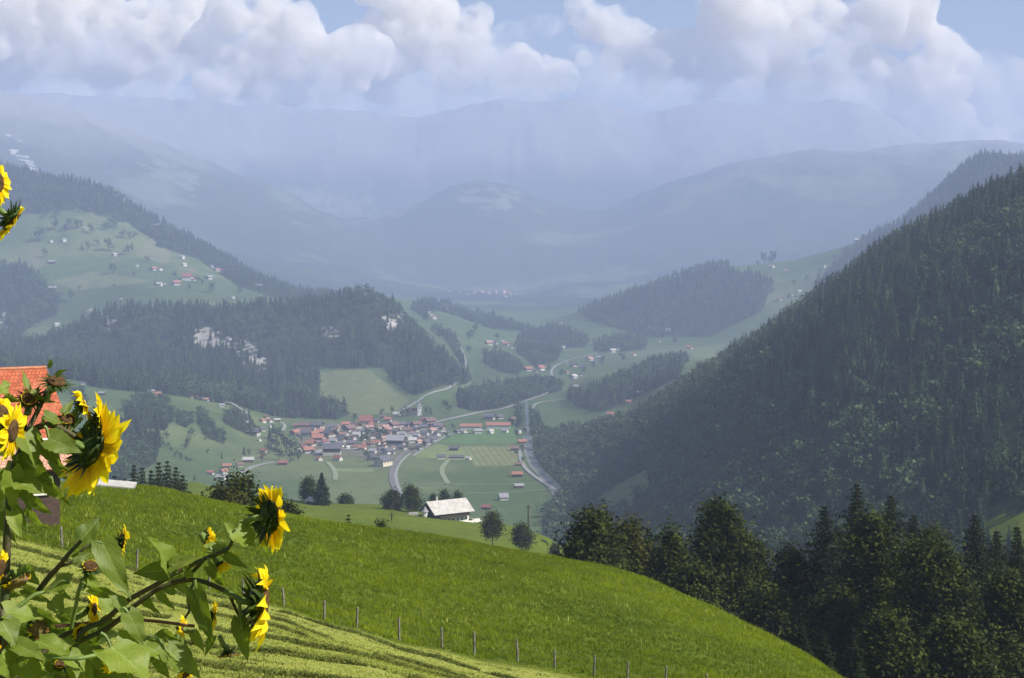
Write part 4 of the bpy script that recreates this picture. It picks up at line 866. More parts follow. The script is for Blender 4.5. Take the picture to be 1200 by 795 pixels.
# column, row of the top, width in pixels, depth, kind, label
NEAR = [
 (698, 600, 96, 168, 'b', M_BROAD, 'rounded dark maple at the left end of the near tree row'),
 (738, 608, 60, 182, 'b', M_OLIVE, 'olive tinged tree just right of the rounded maple'),
 (760, 614, 42, 192, 'c', M_NEEDLE, 'slim dark spruce between the maple and the tall bushy tree'),
 (786, 618, 56, 176, 'b', M_BROAD, 'bushy tree left of the tall leafy tree by the meadow edge'),
 (846, 584, 104, 184, 'bt', M_BROAD, 'tall broad leafy tree rising in the middle of the tree row'),
 (886, 632, 56, 190, 'b', M_BROAD, 'lower leafy tree leaning against the right of the tall one'),
 (812, 668, 70, 162, 'b', M_BROAD, 'dark low shrubby tree below the tall leafy tree'),
 (930, 640, 66, 190, 'b', M_BROAD, 'shadowy tree in the gap left of the spruces'),
 (966, 588, 88, 188, 'c', M_NEEDLE, 'dark spruce at the left of the tall spruce group'),
 (1004, 561, 92, 196, 'c', M_NEEDLE, 'tallest dark spruce of the right hand tree group'),
 (1044, 575, 70, 198, 'c', M_NEEDLE, 'second tallest spruce right beside the tallest one'),
 (1071, 598, 50, 200, 'c', M_NEEDLE, 'small pointed spruce right of the two tallest'),
 (1094, 610, 56, 196, 'b', M_BROAD, 'leafy treetop between the small spruce and the right spruces'),
 (1020, 604, 112, 170, 'bt', M_BROAD, 'sunlit leafy tree standing before the tallest spruces'),
 (1088, 628, 150, 160, 'b', M_BROAD, 'big broad leafy tree filling the right foreground'),
 (1143, 598, 72, 190, 'c', M_NEEDLE, 'dark spruce with upswept tip near the right edge'),
 (1168, 617, 46, 192, 'c', M_NEEDLE, 'narrow dark spruce second from the right edge'),
 (1192, 612, 50, 194, 'c', M_NEEDLE, 'dark spruce cut by the right picture edge'),
 (1184, 668, 96, 150, 'b', M_BROAD, 'bright green leafy tree low at the right edge'),
 (1245, 610, 100, 175, 'b', M_BROAD, 'leafy tree just beyond the right edge'),
 (940, 728, 46, 140, 'c', M_NEEDLE, 'small young fir in the shade beside the meadow edge'),
 (965, 738, 44, 136, 'c', M_NEEDLE, 'young fir right of the first small fir in the shade'),
 (1000, 735, 50, 138, 'c', M_NEEDLE, 'young fir farthest right in the shade below the trees'),
 (900, 690, 90, 172, 'b', M_BROAD, 'dark bush filling the shade beneath the tall leafy tree'),
 (985, 690, 90, 165, 'b', M_BROAD, 'dark bush in the shade below the spruces'),
 (1040, 720, 80, 140, 'b', M_BROAD, 'dark undergrowth bush at the bottom below the big leafy tree'),
 (1120, 730, 110, 140, 'b', M_BROAD, 'dark low bush at the bottom right corner'),
 (280, 561, 62, 172, 'b', M_BROAD, 'dark bush rising behind the near crest left of the tall sunflower'),
 (262, 572, 44, 168, 'b', M_OLIVE, 'olive bush leaning against the left of the dark bush'),
 (338, 587, 36, 172, 'b', M_BROAD, 'round dark bush right of the tall sunflower head'),
 (322, 584, 44, 174, 'b', M_BROAD, 'low dark bush partly behind the tall sunflower head'),
 (408, 601, 26, 165, 'c', M_NEEDLE, 'little dark fir poking over the near meadow crest'),
 (447, 611, 16, 162, 'b', M_BROAD, 'tiny dark shrub on the meadow crest right of the little fir'),
]
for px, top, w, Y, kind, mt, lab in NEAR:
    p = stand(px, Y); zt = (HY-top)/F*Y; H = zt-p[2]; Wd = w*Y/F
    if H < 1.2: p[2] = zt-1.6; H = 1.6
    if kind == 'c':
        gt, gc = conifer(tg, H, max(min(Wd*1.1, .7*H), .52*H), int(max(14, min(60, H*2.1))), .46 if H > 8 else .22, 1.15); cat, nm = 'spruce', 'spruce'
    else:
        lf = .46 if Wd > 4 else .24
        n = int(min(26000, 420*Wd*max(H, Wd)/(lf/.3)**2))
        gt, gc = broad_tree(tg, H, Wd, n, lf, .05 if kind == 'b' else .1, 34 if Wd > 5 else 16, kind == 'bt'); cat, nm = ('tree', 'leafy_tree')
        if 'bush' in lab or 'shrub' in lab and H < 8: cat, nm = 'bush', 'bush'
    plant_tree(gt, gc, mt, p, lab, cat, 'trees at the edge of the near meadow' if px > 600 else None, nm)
# middle distance trees
FARM = [
 (377, 553, 588, 22, 620, 'c', 'tall fir behind the little hay hut'), (362, 561, 588, 22, 628, 'b', 'rounded tree left of the tall fir by the hay hut'),
 (405, 583, 593, 15, 640, 'b', 'lone round shrub on the pasture edge right of the hay hut'),
 (461, 577, 598, 26, 618, 'b', 'rounded tree on the left of the pair beside the farmhouse'), (482, 570, 600, 26, 618, 'b', 'taller dark tree on the right of the pair beside the farmhouse'),
 (521, 575, 596, 16, 690, 'b', 'hazy round tree peeping left over the farmhouse roof'), (536, 576, 596, 15, 692, 'b', 'hazy round tree peeping right over the farmhouse roof'), (508, 580, 598, 11, 668, 'b', 'light green small tree behind the farmhouse ridge'),
 (577, 602, 635, 26, 470, 'f', 'fruit tree with two lobed crown standing on the bright pasture'), (612, 615, 641, 23, 465, 'f', 'leaning fruit tree right of the two lobed one on the pasture'),
 (650, 637, 645, 12, 520, 'b', 'small bush on the pasture edge near the forest'), (636, 636, 643, 8, 600, 'b', 'tiny bush on the pasture skyline left of the small bush'),
]
for px, top, base, w, Y, kind, lab in FARM:
    p = stand(px, Y); zt = (HY-top)/F*Y; H = max(zt-p[2], (base-top)*Y/F); p[2] = zt-H; Wd = w*Y/F
    if kind == 'c': gt, gc = conifer(tg, H, Wd*1.1, 26, .75, 1.2); mt = M_NEEDLE
    else:
        b = .05
        if kind == 'f': b = .44
        gt, gc = broad_tree(tg, H, Wd, 5200, .6 if Wd > 5 else .42, b, 16); mt = M_FIELDTREE if Y > 640 else M_BROAD
    plant_tree(gt, gc, mt, p, lab, 'tree' if H > 3.5 else 'bush', None, 'fir_tree' if kind == 'c' else 'leafy_tree' if H > 3.5 else 'bush')
# dark firs behind the meadow crest on the left
FIRS = [(134, 553, 'leftmost'), (146, 549, 'second'), (157, 546, 'third'), (167, 542, 'fourth'), (177, 545, 'fifth'), (186, 540, 'sixth'), (196, 536, 'seventh'), (206, 541, 'eighth'), (214, 543, 'rightmost')]
for i, (px, top, nm) in enumerate(FIRS):
    Y = 296+14*((i*5) % 4); p = stand(px, Y); zt = (HY-top)/F*Y; H = zt-p[2]
    gt, gc = conifer(tg, H*tg.uniform(.9, 1.05), tg.uniform(7, 10), 24, .6, 1.1)
    plant_tree(gt, gc, M_NEEDLE, p, f'{nm} of the dark firs behind the near crest on the left', 'fir', 'dark firs behind the near crest', 'fir_tree')
# far single trees: one mesh each (a few pixels)
FAR_PROTO = {}
def far_tree(con, k, p, rot, scale, name):
    if (con, k) not in FAR_PROTO:
        V, Fc, T, M, A = UC[k] if con else unit_broad(np.random.default_rng(50+k), 110)
        r = empty(name, p, rot, scale)
        g = G(); g.add(V, Fc, np.clip(T+(0 if con else .1), 0, 1)); link('crown', g.mesh('crown', M_WOOD), r)
        g = G(); tube(g, [[0, 0, -.1], [0, 0, .4]], [.03, .02], 5); link('trunk', g.mesh('trunk', M_BARK), r)
        FAR_PROTO[(con, k)] = r; return r
    r = copy_thing(FAR_PROTO[(con, k)], p, rot, scale); r.name = name; return r
SINGLE = {
 'on the left green slope': [(195, 515, 9), (224, 514, 11), (220, 524, 11), (217, 527, 7), (243, 532, 5), (260, 538, 7), (187, 519, 5), (191, 523, 6), (196, 526, 7), (201, 531, 7), (206, 536, 7), (212, 539, 8), (218, 542, 7), (223, 543, 6), (286, 533, 9), (292, 534, 7), (240, 517, 4), (228, 563, 6)],
 'on the upper left meadows': [(65, 270, 12), (47, 283, 15), (52, 302, 10), (107, 274, 11), (133, 321, 12), (127, 295, 14), (114, 289, 8), (103, 293, 9), (96, 293, 8), (172, 308, 7), (83, 353, 12), (82, 269, 12), (89, 269, 11), (94, 268, 9), (76, 272, 9), (130, 267, 12), (136, 268, 10), (124, 270, 9), (144, 280, 10), (152, 281, 9), (158, 280, 8), (175, 275, 9), (227, 299, 11), (247, 344, 12), (288, 338, 14), (266, 329, 10), (155, 293, 8), (205, 327, 8), (232, 332, 8), (237, 335, 7), (150, 299, 11), (93, 249, 10), (99, 251, 9), (66, 257, 10), (54, 256, 9), (281, 345, 9), (222, 340, 7), (134, 338, 5), (93, 340, 5), (157, 324, 5), (182, 334, 6), (44, 383, 9), (62, 393, 10)],
 'among the western village houses': [(320, 508, 12), (316, 514, 14), (324, 516, 14), (330, 521, 14), (322, 528, 15), (336, 530, 17), (345, 534, 18), (340, 542, 15), (350, 540, 13), (316, 532, 12), (307, 541, 9), (327, 539, 14), (366, 535, 7), (383, 517, 8), (353, 518, 6)],
 'in the village gardens below the red roof': [(441, 513, 14), (434, 514, 12), (448, 514, 12), (424, 517, 11), (429, 520, 12), (452, 512, 9), (443, 519, 10), (433, 526, 8), (431, 541, 10), (428, 536, 8), (462, 516, 8), (415, 494, 9), (447, 488, 8)],
 'around the church': [(477, 489, 11), (472, 488, 8), (501, 487, 10), (505, 486, 8), (459, 485, 8), (522, 480, 10), (526, 484, 9), (519, 477, 7)],
 'beside the railway and village street': [(523, 515, 8), (490, 531, 7), (483, 532, 8), (497, 526, 6), (477, 524, 6), (530, 503, 6), (470, 520, 6), (507, 522, 6)],
 'along the stream beyond the village': [(606, 512, 8), (600, 500, 9), (609, 499, 10), (626, 508, 8), (612, 531, 9), (605, 533, 6), (634, 512, 8), (613, 542, 6)],
 'on the central valley meadows': [(509, 392, 11), (514, 398, 9), (553, 396, 9), (557, 390, 10), (549, 399, 9), (499, 378, 10), (583, 399, 8), (636, 409, 8), (644, 436, 9), (657, 442, 9), (685, 438, 8), (695, 432, 8), (706, 424, 7), (730, 424, 10), (765, 398, 10), (790, 404, 9), (742, 470, 10), (762, 464, 9), (730, 476, 11), (718, 478, 10), (726, 492, 9), (705, 428, 8), (612, 410, 8), (550, 415, 9), (535, 445, 9), (530, 455, 8)],
 'on the hazy right meadows': [(896, 305, 12), (905, 303, 13), (902, 309, 8), (845, 308, 7), (852, 310, 8), (888, 312, 6), (860, 325, 8), (930, 335, 7), (945, 330, 6), (960, 322, 7), (978, 305, 7), (990, 298, 7), (925, 352, 7), (905, 345, 6), (880, 330, 8)],
}
sr = np.random.default_rng(77)
for area, lst in SINGLE.items():
    Y0, Y1 = (2600, 4330) if ('upper' in area or 'hazy' in area) else (1100, 4400)
    order = sorted(lst)
    for px, py, h in lst:
        p = ground_at(px, py, Y0, Y1); s = h*1.25*p[1]/F
        con = sr.random() < .12
        o = far_tree(bool(con), int(sr.integers(0, 2 if con else 4)), p, sr.random()*6.28, (s*sr.uniform(.9, 1.25), s*sr.uniform(.9, 1.25), s), 'spruce' if con else 'leafy_tree')
        i = order.index((px, py, h))
        size = 'small' if h < 8 else 'large' if h > 12 else 'rounded' if not con else 'pointed'
        nth = ORD[i]
        tag(o, f'{size} dark tree, {nth} of {len(lst)} from left {area}', 'tree', 'single trees '+area)

# ------------------------------------------------------------------ fence along the mown strip
M_POST = mat_simple('weathered_post', (.24, .21, .17), (.13, .11, .09), 3, .9)
M_WIRE = mat_simple('wire', (.10, .10, .10), rough=.5, metal=.6)
POSTS = [(-40, 620, 24), (73, 645, 25), (160, 667, 24), (245, 688, 25), (285, 697, 22), (333, 707, 22), (380, 722, 23), (418, 732, 24), (468, 748, 27), (518, 758, 24), (556, 768, 28), (607, 778, 26), (650, 786, 21), (696, 797, 24), (735, 805, 22), (780, 815, 24), (830, 826, 24)]
def fence():
    pr = np.random.default_rng(9); r = None; tops = []
    for px, py, h in POSTS:
        p = stand(px, 86.3); hh = h*86.3/F
        if r is None: r = empty('wire_fence', p); tag(r, 'thin wire fence on weathered wooden posts along the mown strip', 'fence')
        lean = np.array([pr.normal(0, .05), pr.normal(0, .04), 0])
        g = G(); tube(g, [p-[0, 0, .3], p+lean*.5+[0, 0, hh*.5], p+lean+[0, 0, hh-.02], p+lean+[0, 0, hh]], [.068, .064, .058, .03], 7); part('fence_post', g, M_POST, r)
        tops.append((p, lean, hh))
    for f in (.4, .85):
        g = G(); pts = []
        for (p, l, h), (q, m, k) in zip(tops[:-1], tops[1:]):
            a, b = p+l*f+[0, -.06, h*f], q+m*f+[0, -.06, k*f]
            for t in (0, .33, .66): pts.append(a+(b-a)*t-np.array([0, 0, .05*math.sin(math.pi*t)]))
        tube(g, pts, .004, 4); part('wire', g, M_WIRE, r)
fence()

# ------------------------------------------------------------------ the tiled house at the left edge
def mat_tiles(name, a, b, c):
    m, N, L = newmat(name); s = N['Principled BSDF']
    at = N.new('ShaderNodeAttribute'); at.attribute_name = 'lu'; av = N.new('ShaderNodeAttribute'); av.attribute_name = 'lt'
    cb = N.new('ShaderNodeCombineXYZ'); L.new(at.outputs['Fac'], cb.inputs[0]); L.new(av.outputs['Fac'], cb.inputs[1])
    br = N.new('ShaderNodeTexBrick'); L.new(cb.outputs[0], br.inputs['Vector'])
    for k, v in (('Scale', 1.0), ('Mortar Size', .022), ('Brick Width', .26), ('Row Height', .30), ('Bias', 0), ('Mortar Smooth', .3)): br.inputs[k].default_value = v
    br.offset = .5
    br.inputs['Color1'].default_value = (*a, 1); br.inputs['Color2'].default_value = (*b, 1); br.inputs['Mortar'].default_value = (.16, .05, .025, 1)
    nz = noise(N, L, 1.3, 5, .65)
    L.new(mixrgb(N, L, br.outputs['Color'], c, ramp(N, L, nz, [(.5, (0, 0, 0)), (.75, (.6, .6, .6))])), s.inputs['Base Color'])
    s.inputs['Roughness'].default_value = .8; s.inputs['Specular IOR Level'].default_value = .25
    bp = N.new('ShaderNodeBump'); bp.inputs['Strength'].default_value = .6; bp.inputs['Distance'].default_value = .03
    L.new(br.outputs['Fac'], bp.inputs['Height']); bp.invert = True; L.new(bp.outputs[0], s.inputs['Normal'])
    return m
def plane_uv(g, q, th):
    q = np.asarray(q, float); n = norm(np.cross(q[1]-q[0], q[3]-q[0])); n = n if n[2] > 0 else -n
    e = norm(q[1]-q[0]); V = np.vstack([q-n*th, q]); u = (V-q[0])@e; f = np.cross(n, e); v = (V-q[0])@f
    g.add(V, BOXF, attr=np.stack([u, v], 1))
def tiled_house():
    Y = 105; p1 = P(54, 431, Y); yaw = R(33)
    e = np.array([math.cos(yaw), math.sin(yaw), 0]); s = np.array([math.sin(yaw), -math.cos(yaw), 0])
    A0 = p1-e*16; gz = height(p1[0], p1[1])[0]
    r = empty('tiled_house', np.array([p1[0]-6, p1[1]-4, gz])); tag(r, 'house with orange tiled roof behind the sunflowers at left edge', 'house')
    m1 = mat_tiles('orange_roof_tiles', (.48, .12, .050), (.33, .075, .032), (.52, .20, .10)); m2 = mat_tiles('sunlit_roof_tiles', (.60, .33, .22), (.54, .28, .18), (.62, .42, .32))  # eaves tiles: sun on the flatter pitch put into a paler colour
    d1, h1, d2, h2 = 4.1, 4.35, 2.9, 1.5
    b1 = s*d1-np.array([0, 0, h1]); b2 = s*(d1+d2)-np.array([0, 0, h1+h2])
    x2 = e*1.1
    g = G(); plane_uv(g, [A0+b1, p1+b1+x2*.6, p1, A0], .14); up = part('roof', g, m1, r, attr=True)
    g = G(); plane_uv(g, [A0+b2, p1+b2+x2, p1+b1+x2*.6+[0, 0, -.03], A0+b1+[0, 0, -.03]], .12); part('eaves_roof', g, m2, r, attr=True)
    b3 = -s*5.5-np.array([0, 0, 5.2]); g = G(); plane_uv(g, [p1+b3, A0+b3, A0+[0, 0, .004], p1+[0, 0, .004]], .14); part('rear_roof', g, m1, r, attr=True)
    g = G(); tube(g, [A0+[0, 0, .02], p1+[0, 0, .02]], .11, 8); part('ridge_tiles', g, mat_simple('ridge_tile', (.50, .22, .12), (.40, .15, .08), 3), r)
    g = G(); tube(g, [p1+b1+x2*.6+[0, 0, .04]-s*.05, A0+b1+[0, 0, .04]-s*.05], .09, 6); part('flashing', g, mat_simple('lead_flashing', (.6, .58, .55), rough=.4), r)
    # walls under the eaves
    wz = gz-2.5; o = s*(d1+d2-1.0); bk = -s*4.6; i_ = -e*.9
    a, b, c, d = A0+o, p1+o+i_, p1+bk+i_, A0+bk
    def lo(q, z): return np.array([q[0], q[1], z])
    zt = p1[2]-h1-h2+.35; g = G(); pk = p1+i_
    g.add([lo(a, wz), lo(b, wz), lo(c, wz), lo(d, wz), lo(a, zt), lo(b, zt), lo(c, zt), lo(d, zt), lo(pk, p1[2]-.5), lo(p1+i_+s*d1, p1[2]-h1-.3)], [np.array([[0, 1, 5, 4], [2, 3, 7, 6]]), np.array([[1, 2, 6], [1, 6, 5], [5, 6, 9], [9, 6, 8]])])
    wl = part('wall', g, WALLS['dark'], r)
    for k, t in enumerate((.55, .75, .92)):
        q = a+(b-a)*t; g = G(); cz = zt-1.3; hw = e*.45
        slab(g, [lo(q-hw, cz-.6)+s*.05, lo(q+hw, cz-.6)+s*.05, lo(q+hw, cz+.6)+s*.05, lo(q-hw, cz+.6)+s*.05], .08); w_ = part('window', g, M_WIN, wl)
        g = G(); slab(g, [lo(q-hw*1.3, cz-.72)+s*.16, lo(q+hw*1.3, cz-.72)+s*.16, lo(q+hw*1.3, cz-.66)-s*.02, lo(q-hw*1.3, cz-.66)-s*.02], .05); part('sill', g, M_WHITE, w_)
    # pale concrete slab beside the house
    c0, c1 = stand(88, 140), stand(156, 143); g = G(); y = np.array([0, 1.6, .25]); k = norm(c1-c0)
    slab(g, [c0+[0, 0, .42], c1+[0, 0, .22], c1+y+[0, 0, .26], c0+y+[0, 0, .46]], .45)
    tag(link('concrete_slab', g.mesh('concrete_slab', mat_simple('pale_concrete', (.42, .40, .36), (.33, .315, .285), 1.2), off=c0), None, c0), 'pale concrete slab in the grass between house and meadow', 'slab')
tiled_house()

# ------------------------------------------------------------------ sunflowers in front of the camera
def mat_sunleaf():
    m, N, L = newmat('sunflower_leaf'); b = N['Principled BSDF']; out = N['Material Output']
    u = N.new('ShaderNodeAttribute'); u.attribute_name = 'lu'; t = N.new('ShaderNodeAttribute'); t.attribute_name = 'lt'; ti = N.new('ShaderNodeAttribute'); ti.attribute_name = 'tint'
    au = math_n(N, L, 'ABSOLUTE', u.outputs['Fac'])
    mid = math_n(N, L, 'LESS_THAN', au, .035)
    wv = math_n(N, L, 'SINE', math_n(N, L, 'MULTIPLY', math_n(N, L, 'MULTIPLY_ADD', au, -.42, t.outputs['Fac']), 52.0))
    side = math_n(N, L, 'MULTIPLY', math_n(N, L, 'GREATER_THAN', wv, .90), .55)
    vein = math_n(N, L, 'MAXIMUM', mid, side)
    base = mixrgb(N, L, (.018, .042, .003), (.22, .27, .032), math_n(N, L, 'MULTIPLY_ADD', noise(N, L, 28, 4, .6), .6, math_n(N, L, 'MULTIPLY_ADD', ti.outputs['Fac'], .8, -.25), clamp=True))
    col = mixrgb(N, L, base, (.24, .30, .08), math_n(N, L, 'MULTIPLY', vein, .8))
    spots = ramp(N, L, noise(N, L, 60, 2), [(.70, (0, 0, 0)), (.76, (.7, .7, .7))]); col = mixrgb(N, L, col, (.20, .16, .05), spots)
    L.new(col, b.inputs['Base Color']); b.inputs['Roughness'].default_value = .55; b.inputs['Specular IOR Level'].default_value = .35
    bp = N.new('ShaderNodeBump'); bp.inputs['Strength'].default_value = .5; bp.inputs['Distance'].default_value = .003
    L.new(math_n(N, L, 'ADD', noise(N, L, 45, 3), math_n(N, L, 'MULTIPLY', vein, -.6)), bp.inputs['Height']); L.new(bp.outputs[0], b.inputs['Normal'])
    tr = N.new('ShaderNodeBsdfTranslucent'); L.new(mixrgb(N, L, col, (.55, .75, .04), .55), tr.inputs[0])
    mx = N.new('ShaderNodeMixShader'); mx.inputs[0].default_value = .34; L.new(b.outputs[0], mx.inputs[1]); L.new(tr.outputs[0], mx.inputs[2]); L.new(mx.outputs[0], out.inputs[0])
    return m
def mat_petal():
    m, N, L = newmat('sunflower_petal'); b = N['Principled BSDF']; out = N['Material Output']
    t = N.new('ShaderNodeAttribute'); t.attribute_name = 'lt'; u = N.new('ShaderNodeAttribute'); u.attribute_name = 'lu'; ti = N.new('ShaderNodeAttribute'); ti.attribute_name = 'tint'
    col = mixrgb(N, L, (.90, .60, .004), (.95, .83, .016), math_n(N, L, 'MULTIPLY_ADD', t.outputs['Fac'], .7, math_n(N, L, 'MULTIPLY', ti.outputs['Fac'], .4), clamp=True))
    st = math_n(N, L, 'SINE', math_n(N, L, 'MULTIPLY', u.outputs['Fac'], 16.0)); col = mixrgb(N, L, col, (.70, .30, .003), math_n(N, L, 'MULTIPLY', math_n(N, L, 'GREATER_THAN', st, .6), .35))
    old = math_n(N, L, 'GREATER_THAN', 0.0, ti.outputs['Fac']); col = mixrgb(N, L, col, (.30, .16, .04), old)
    L.new(col, b.inputs['Base Color']); b.inputs['Roughness'].default_value = .6; b.inputs['Specular IOR Level'].default_value = .2
    tr = N.new('ShaderNodeBsdfTranslucent'); L.new(col, tr.inputs[0])
    mx = N.new('ShaderNodeMixShader'); mx.inputs[0].default_value = .5; L.new(b.outputs[0], mx.inputs[1]); L.new(tr.outputs[0], mx.inputs[2]); L.new(mx.outputs[0], out.inputs[0])
    return m
M_SLEAF, M_PETAL = mat_sunleaf(), mat_petal()
M_STEM = mat_simple('sunflower_stem', (.045, .060, .018), (.075, .055, .025), 40, .6, .5, 300)
M_GSTEM = mat_simple('green_stem', (.14, .20, .045), (.10, .15, .03), 40, .55, .4, 300)
M_REDSTEM = mat_simple('reddish_stem', (.20, .085, .05), (.12, .07, .03), 40, .55, .4, 300)
M_BRACT = mat_leaf('sunflower_bract', (.016, .032, .006), (.05, .085, .014), .15, 40, .6, .25, patch=.5)
M_DISC = mat_simple('seed_disc', (.10, .05, .012), (.035, .018, .008), 160, .9, 1.0, 350)
M_WITHER = mat_simple('withered_disc', (.24, .17, .07), (.12, .08, .03), 120, .9, .8, 300)
fl = np.random.default_rng(42)
D0 = 2.6
def S3(px, py, dy=0.0): return P(px, py, D0+dy)
PXM = D0/F
def leaf_geo(g, base, tip, w, nrm, droop=.12, fold=.22, tint=.5):
    base, tip = np.asarray(base), np.asarray(tip); ax = tip-base; ln = np.linalg.norm(ax); ax = ax/ln
    n = np.asarray(nrm, float); n = norm(n-ax*(n@ax)); sd = np.cross(ax, n)
    vis = max(.42, math.hypot(sd[0], sd[2])); hw = .92*w*PXM/2/vis
    nt, nu = 17, 9; t = np.linspace(0, 1, nt); prof = (np.sin(np.pi*np.clip(t*.93+.07, 0, 1)**.62))**.9*np.clip(1.12-t, .0, 1)**.33; prof = prof/prof.max(); prof[-1] = 0
    V, A = [], []
    ph = fl.random()*6; tw = fl.normal(0, .25)
    for i in range(nt):
        for j in range(nu):
            u = -1+2*j/(nu-1)
            back = -.13*ln*(abs(u)**1.5)*(1-t[i])**6          # heart-shaped base
            ser = 1+.05*math.sin(t[i]*46+ph)*(abs(u) > .99)
            c, s = math.cos(tw*t[i]), math.sin(tw*t[i])
            sdv = sd*c+n*s; nv = n*c-sd*s
            p = base+ax*(ln*t[i]+back)+sdv*(u*hw*prof[i]*ser)+nv*(fold*abs(u)*hw*prof[i]-droop*ln*t[i]**2+.11*hw*math.sin(t[i]*12+ph+u*2.1)*abs(u)+.03*hw*math.sin(t[i]*31+ph*2+u*5))
            V.append(p); A.append((u, t[i]))
    q = [[i*nu+j, i*nu+j+1, (i+1)*nu+j+1, (i+1)*nu+j] for i in range(nt-1) for j in range(nu-1)]
    g.add(V, np.array(q), tint, 0, np.array(A))
NRM = {'u': (.50, -.50, .72), 'd': (-.42, -.9, -.02), 't': (-.55, -.62, -.35), 's': (.2, -.80, .5), 'r': (.75, -.55, .3)}
def leaf(plant, b, t, w, mode='u', dy=0.0, dt=0.0, stem=None, tint=None, droop=.12):
    B, T = S3(b[0], b[1], dy), S3(t[0], t[1], dy+dt)
    n = np.array(NRM[mode])+fl.normal(0, .10, 3); g = G()
    leaf_geo(g, B, T, w, n, droop, .22+fl.normal(0, .05), ((fl.uniform(.0, .35) if mode == 'd' else fl.uniform(.4, .9)) if tint is None else tint))  # leaves turned from the sun also get shade as a darker tint
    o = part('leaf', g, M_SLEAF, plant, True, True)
    if stem is not None:
        q = G(); A = S3(stem[0], stem[1], dy); tube(q, spline([A, (A+B)/2+[0, 0, .006], B], 4), np.linspace(.0032, .0022, 9), 6); part('petiole', q, M_GSTEM, o)
    return o
def stalk(plant, pts, r0, r1, mat=None, name='stem'):
    q = spline([S3(*p) for p in pts], 7); g = G(); tube(g, q, np.linspace(r0, r1, len(q)), 10)
    return part(name, g, mat or M_STEM, plant, True)
def head(plant, px, py, axis, Rp, rp, npet=17, dy=0.0, droop=.25, keep=None, wither=False, closed=0.0, stalkpts=None, tint=.6, bract=1.0):
    """a flower head facing along axis: receptacle and disc, petals, green bracts behind"""
    c = S3(px, py, dy); a = norm(axis); u = norm(np.cross(a, [.1, .2, 1])); v = np.cross(a, u); Rr, r = Rp*PXM, rp*PXM
    g = G(); rings = [(-.55, .18), (-.50, .45), (-.32, .82), (-.05, 1.0), (.16, .93), (.26, .6), (.24, .25), (.20, .02)]; seg = 22; V = []
    for z, rr in rings:
        th = np.arange(seg)/seg*6.28319; V.append(c+a*z*r+(np.cos(th)[:, None]*u+np.sin(th)[:, None]*v)*rr*r)
    q = [[i*seg+j, i*seg+(j+1) % seg, (i+1)*seg+(j+1) % seg, (i+1)*seg+j] for i in range(len(rings)-1) for j in range(seg)]
    mi = [0 if i < 3 else 1 for i in range(len(rings)-1) for j in range(seg)]
    g.add(np.concatenate(V), np.array(q)); g.M = [np.array(mi)]
    h = part('flower_head', g, [M_BRACT, M_WITHER if wither else M_DISC], plant, True)
    # petals
    g = G(); nt, nu = 9, 5
    for ring in range(2):
        for k in range(npet):
            th = (k+.5*ring)/npet*6.28319+fl.normal(0, .07); dirr = math.cos(th)*u+math.sin(th)*v
            if keep is not None and not keep(dirr): continue
            if fl.random() < .07: continue
            ln = (Rr-r*.9)*fl.uniform(.78, 1.12); hw = ln*fl.uniform(.18, .25)+.0015; sd = norm(np.cross(a, dirr)); sd = norm(sd+a*fl.normal(0, .35))
            rise = fl.normal(.10, .16)+closed; dr = droop*fl.uniform(.3, 1.6); crl = fl.normal(0, .12)
            V, A = [], []
            for i in range(nt):
                t = i/(nt-1); pr = max(0.0, math.sin(math.pi*(t*.86+.10)))**.8*(1-t**5)
                ctr = c+dirr*(r*.90+ln*t*math.cos(rise)-dr*ln*.25*t*t)+a*(.04*r*(1-ring)+ln*(math.sin(rise)*t-dr*t*t*.55))+np.array([0, 0, -dr*ln*.30*t*t])
                for j in range(nu):
                    w = -1+2*j/(nu-1)
                    V.append(ctr+sd*(w*hw*pr)+a*(.30*hw*pr*(w*w)+crl*hw*w*t)); A.append((w, t))
            f = [[i*nu+j, i*nu+j+1, (i+1)*nu+j+1, (i+1)*nu+j] for i in range(nt-1) for j in range(nu-1)]
            g.add(V, np.array(f), (-.5 if (wither and fl.random() < .8) else tint+fl.normal(0, .2)), 0, np.array(A))
    if g.n: part('petals', g, M_PETAL, h, True, True)
    # bracts
    g = G()
    for ring in range(3):
        nb = 13
        for k in range(nb):
            th = (k+.33*ring)/nb*6.28319+fl.normal(0, .1); dirr = math.cos(th)*u+math.sin(th)*v; sd = np.cross(a, dirr)
            ln = r*fl.uniform(.62, 1.0)*bract; hw = r*fl.uniform(.15, .21); o = c-a*r*(.15+.14*ring)+dirr*r*(.92-.22*ring); out = norm(dirr-a*fl.uniform(.0, .7)*(1 if not closed else -.6))
            t = np.linspace(0, 1, 5); V = []
            for x in t:
                ww = hw*(1-x)**.8; ctr = o+out*ln*x-a*ln*.18*x*x
                V += [ctr-sd*ww, ctr+a*hw*.15*(1-x), ctr+sd*ww]
            f = [[i*3+j, i*3+j+1, (i+1)*3+j+1, (i+1)*3+j] for i in range(4) for j in range(2)]
            g.add(V, np.array(f), fl.uniform(.1, .9))
    part('bracts', g, M_BRACT, h, True)
    if stalkpts:
        pts = [S3(*p) for p in stalkpts]+[c-a*r*.95, c-a*r*.35]; q = spline(pts, 6); g = G(); tube(g, q, np.linspace(.0042, .0052, len(q)), 9); part('flower_stalk', g, M_GSTEM, h, True)
    return h
def plant(px, dy, label):
    x, y = (px-HX)/F*(D0+dy), D0+dy
    r = empty('sunflower_plant', np.array([x, y, height(x, y)[0]])); return tag(r, label, 'sunflower', 'sunflowers in front of the view')
def floor_pt(px, dy):   # a stem point near the ground under the column px
    return (px, HY+1.95/(D0+dy)*F, dy)

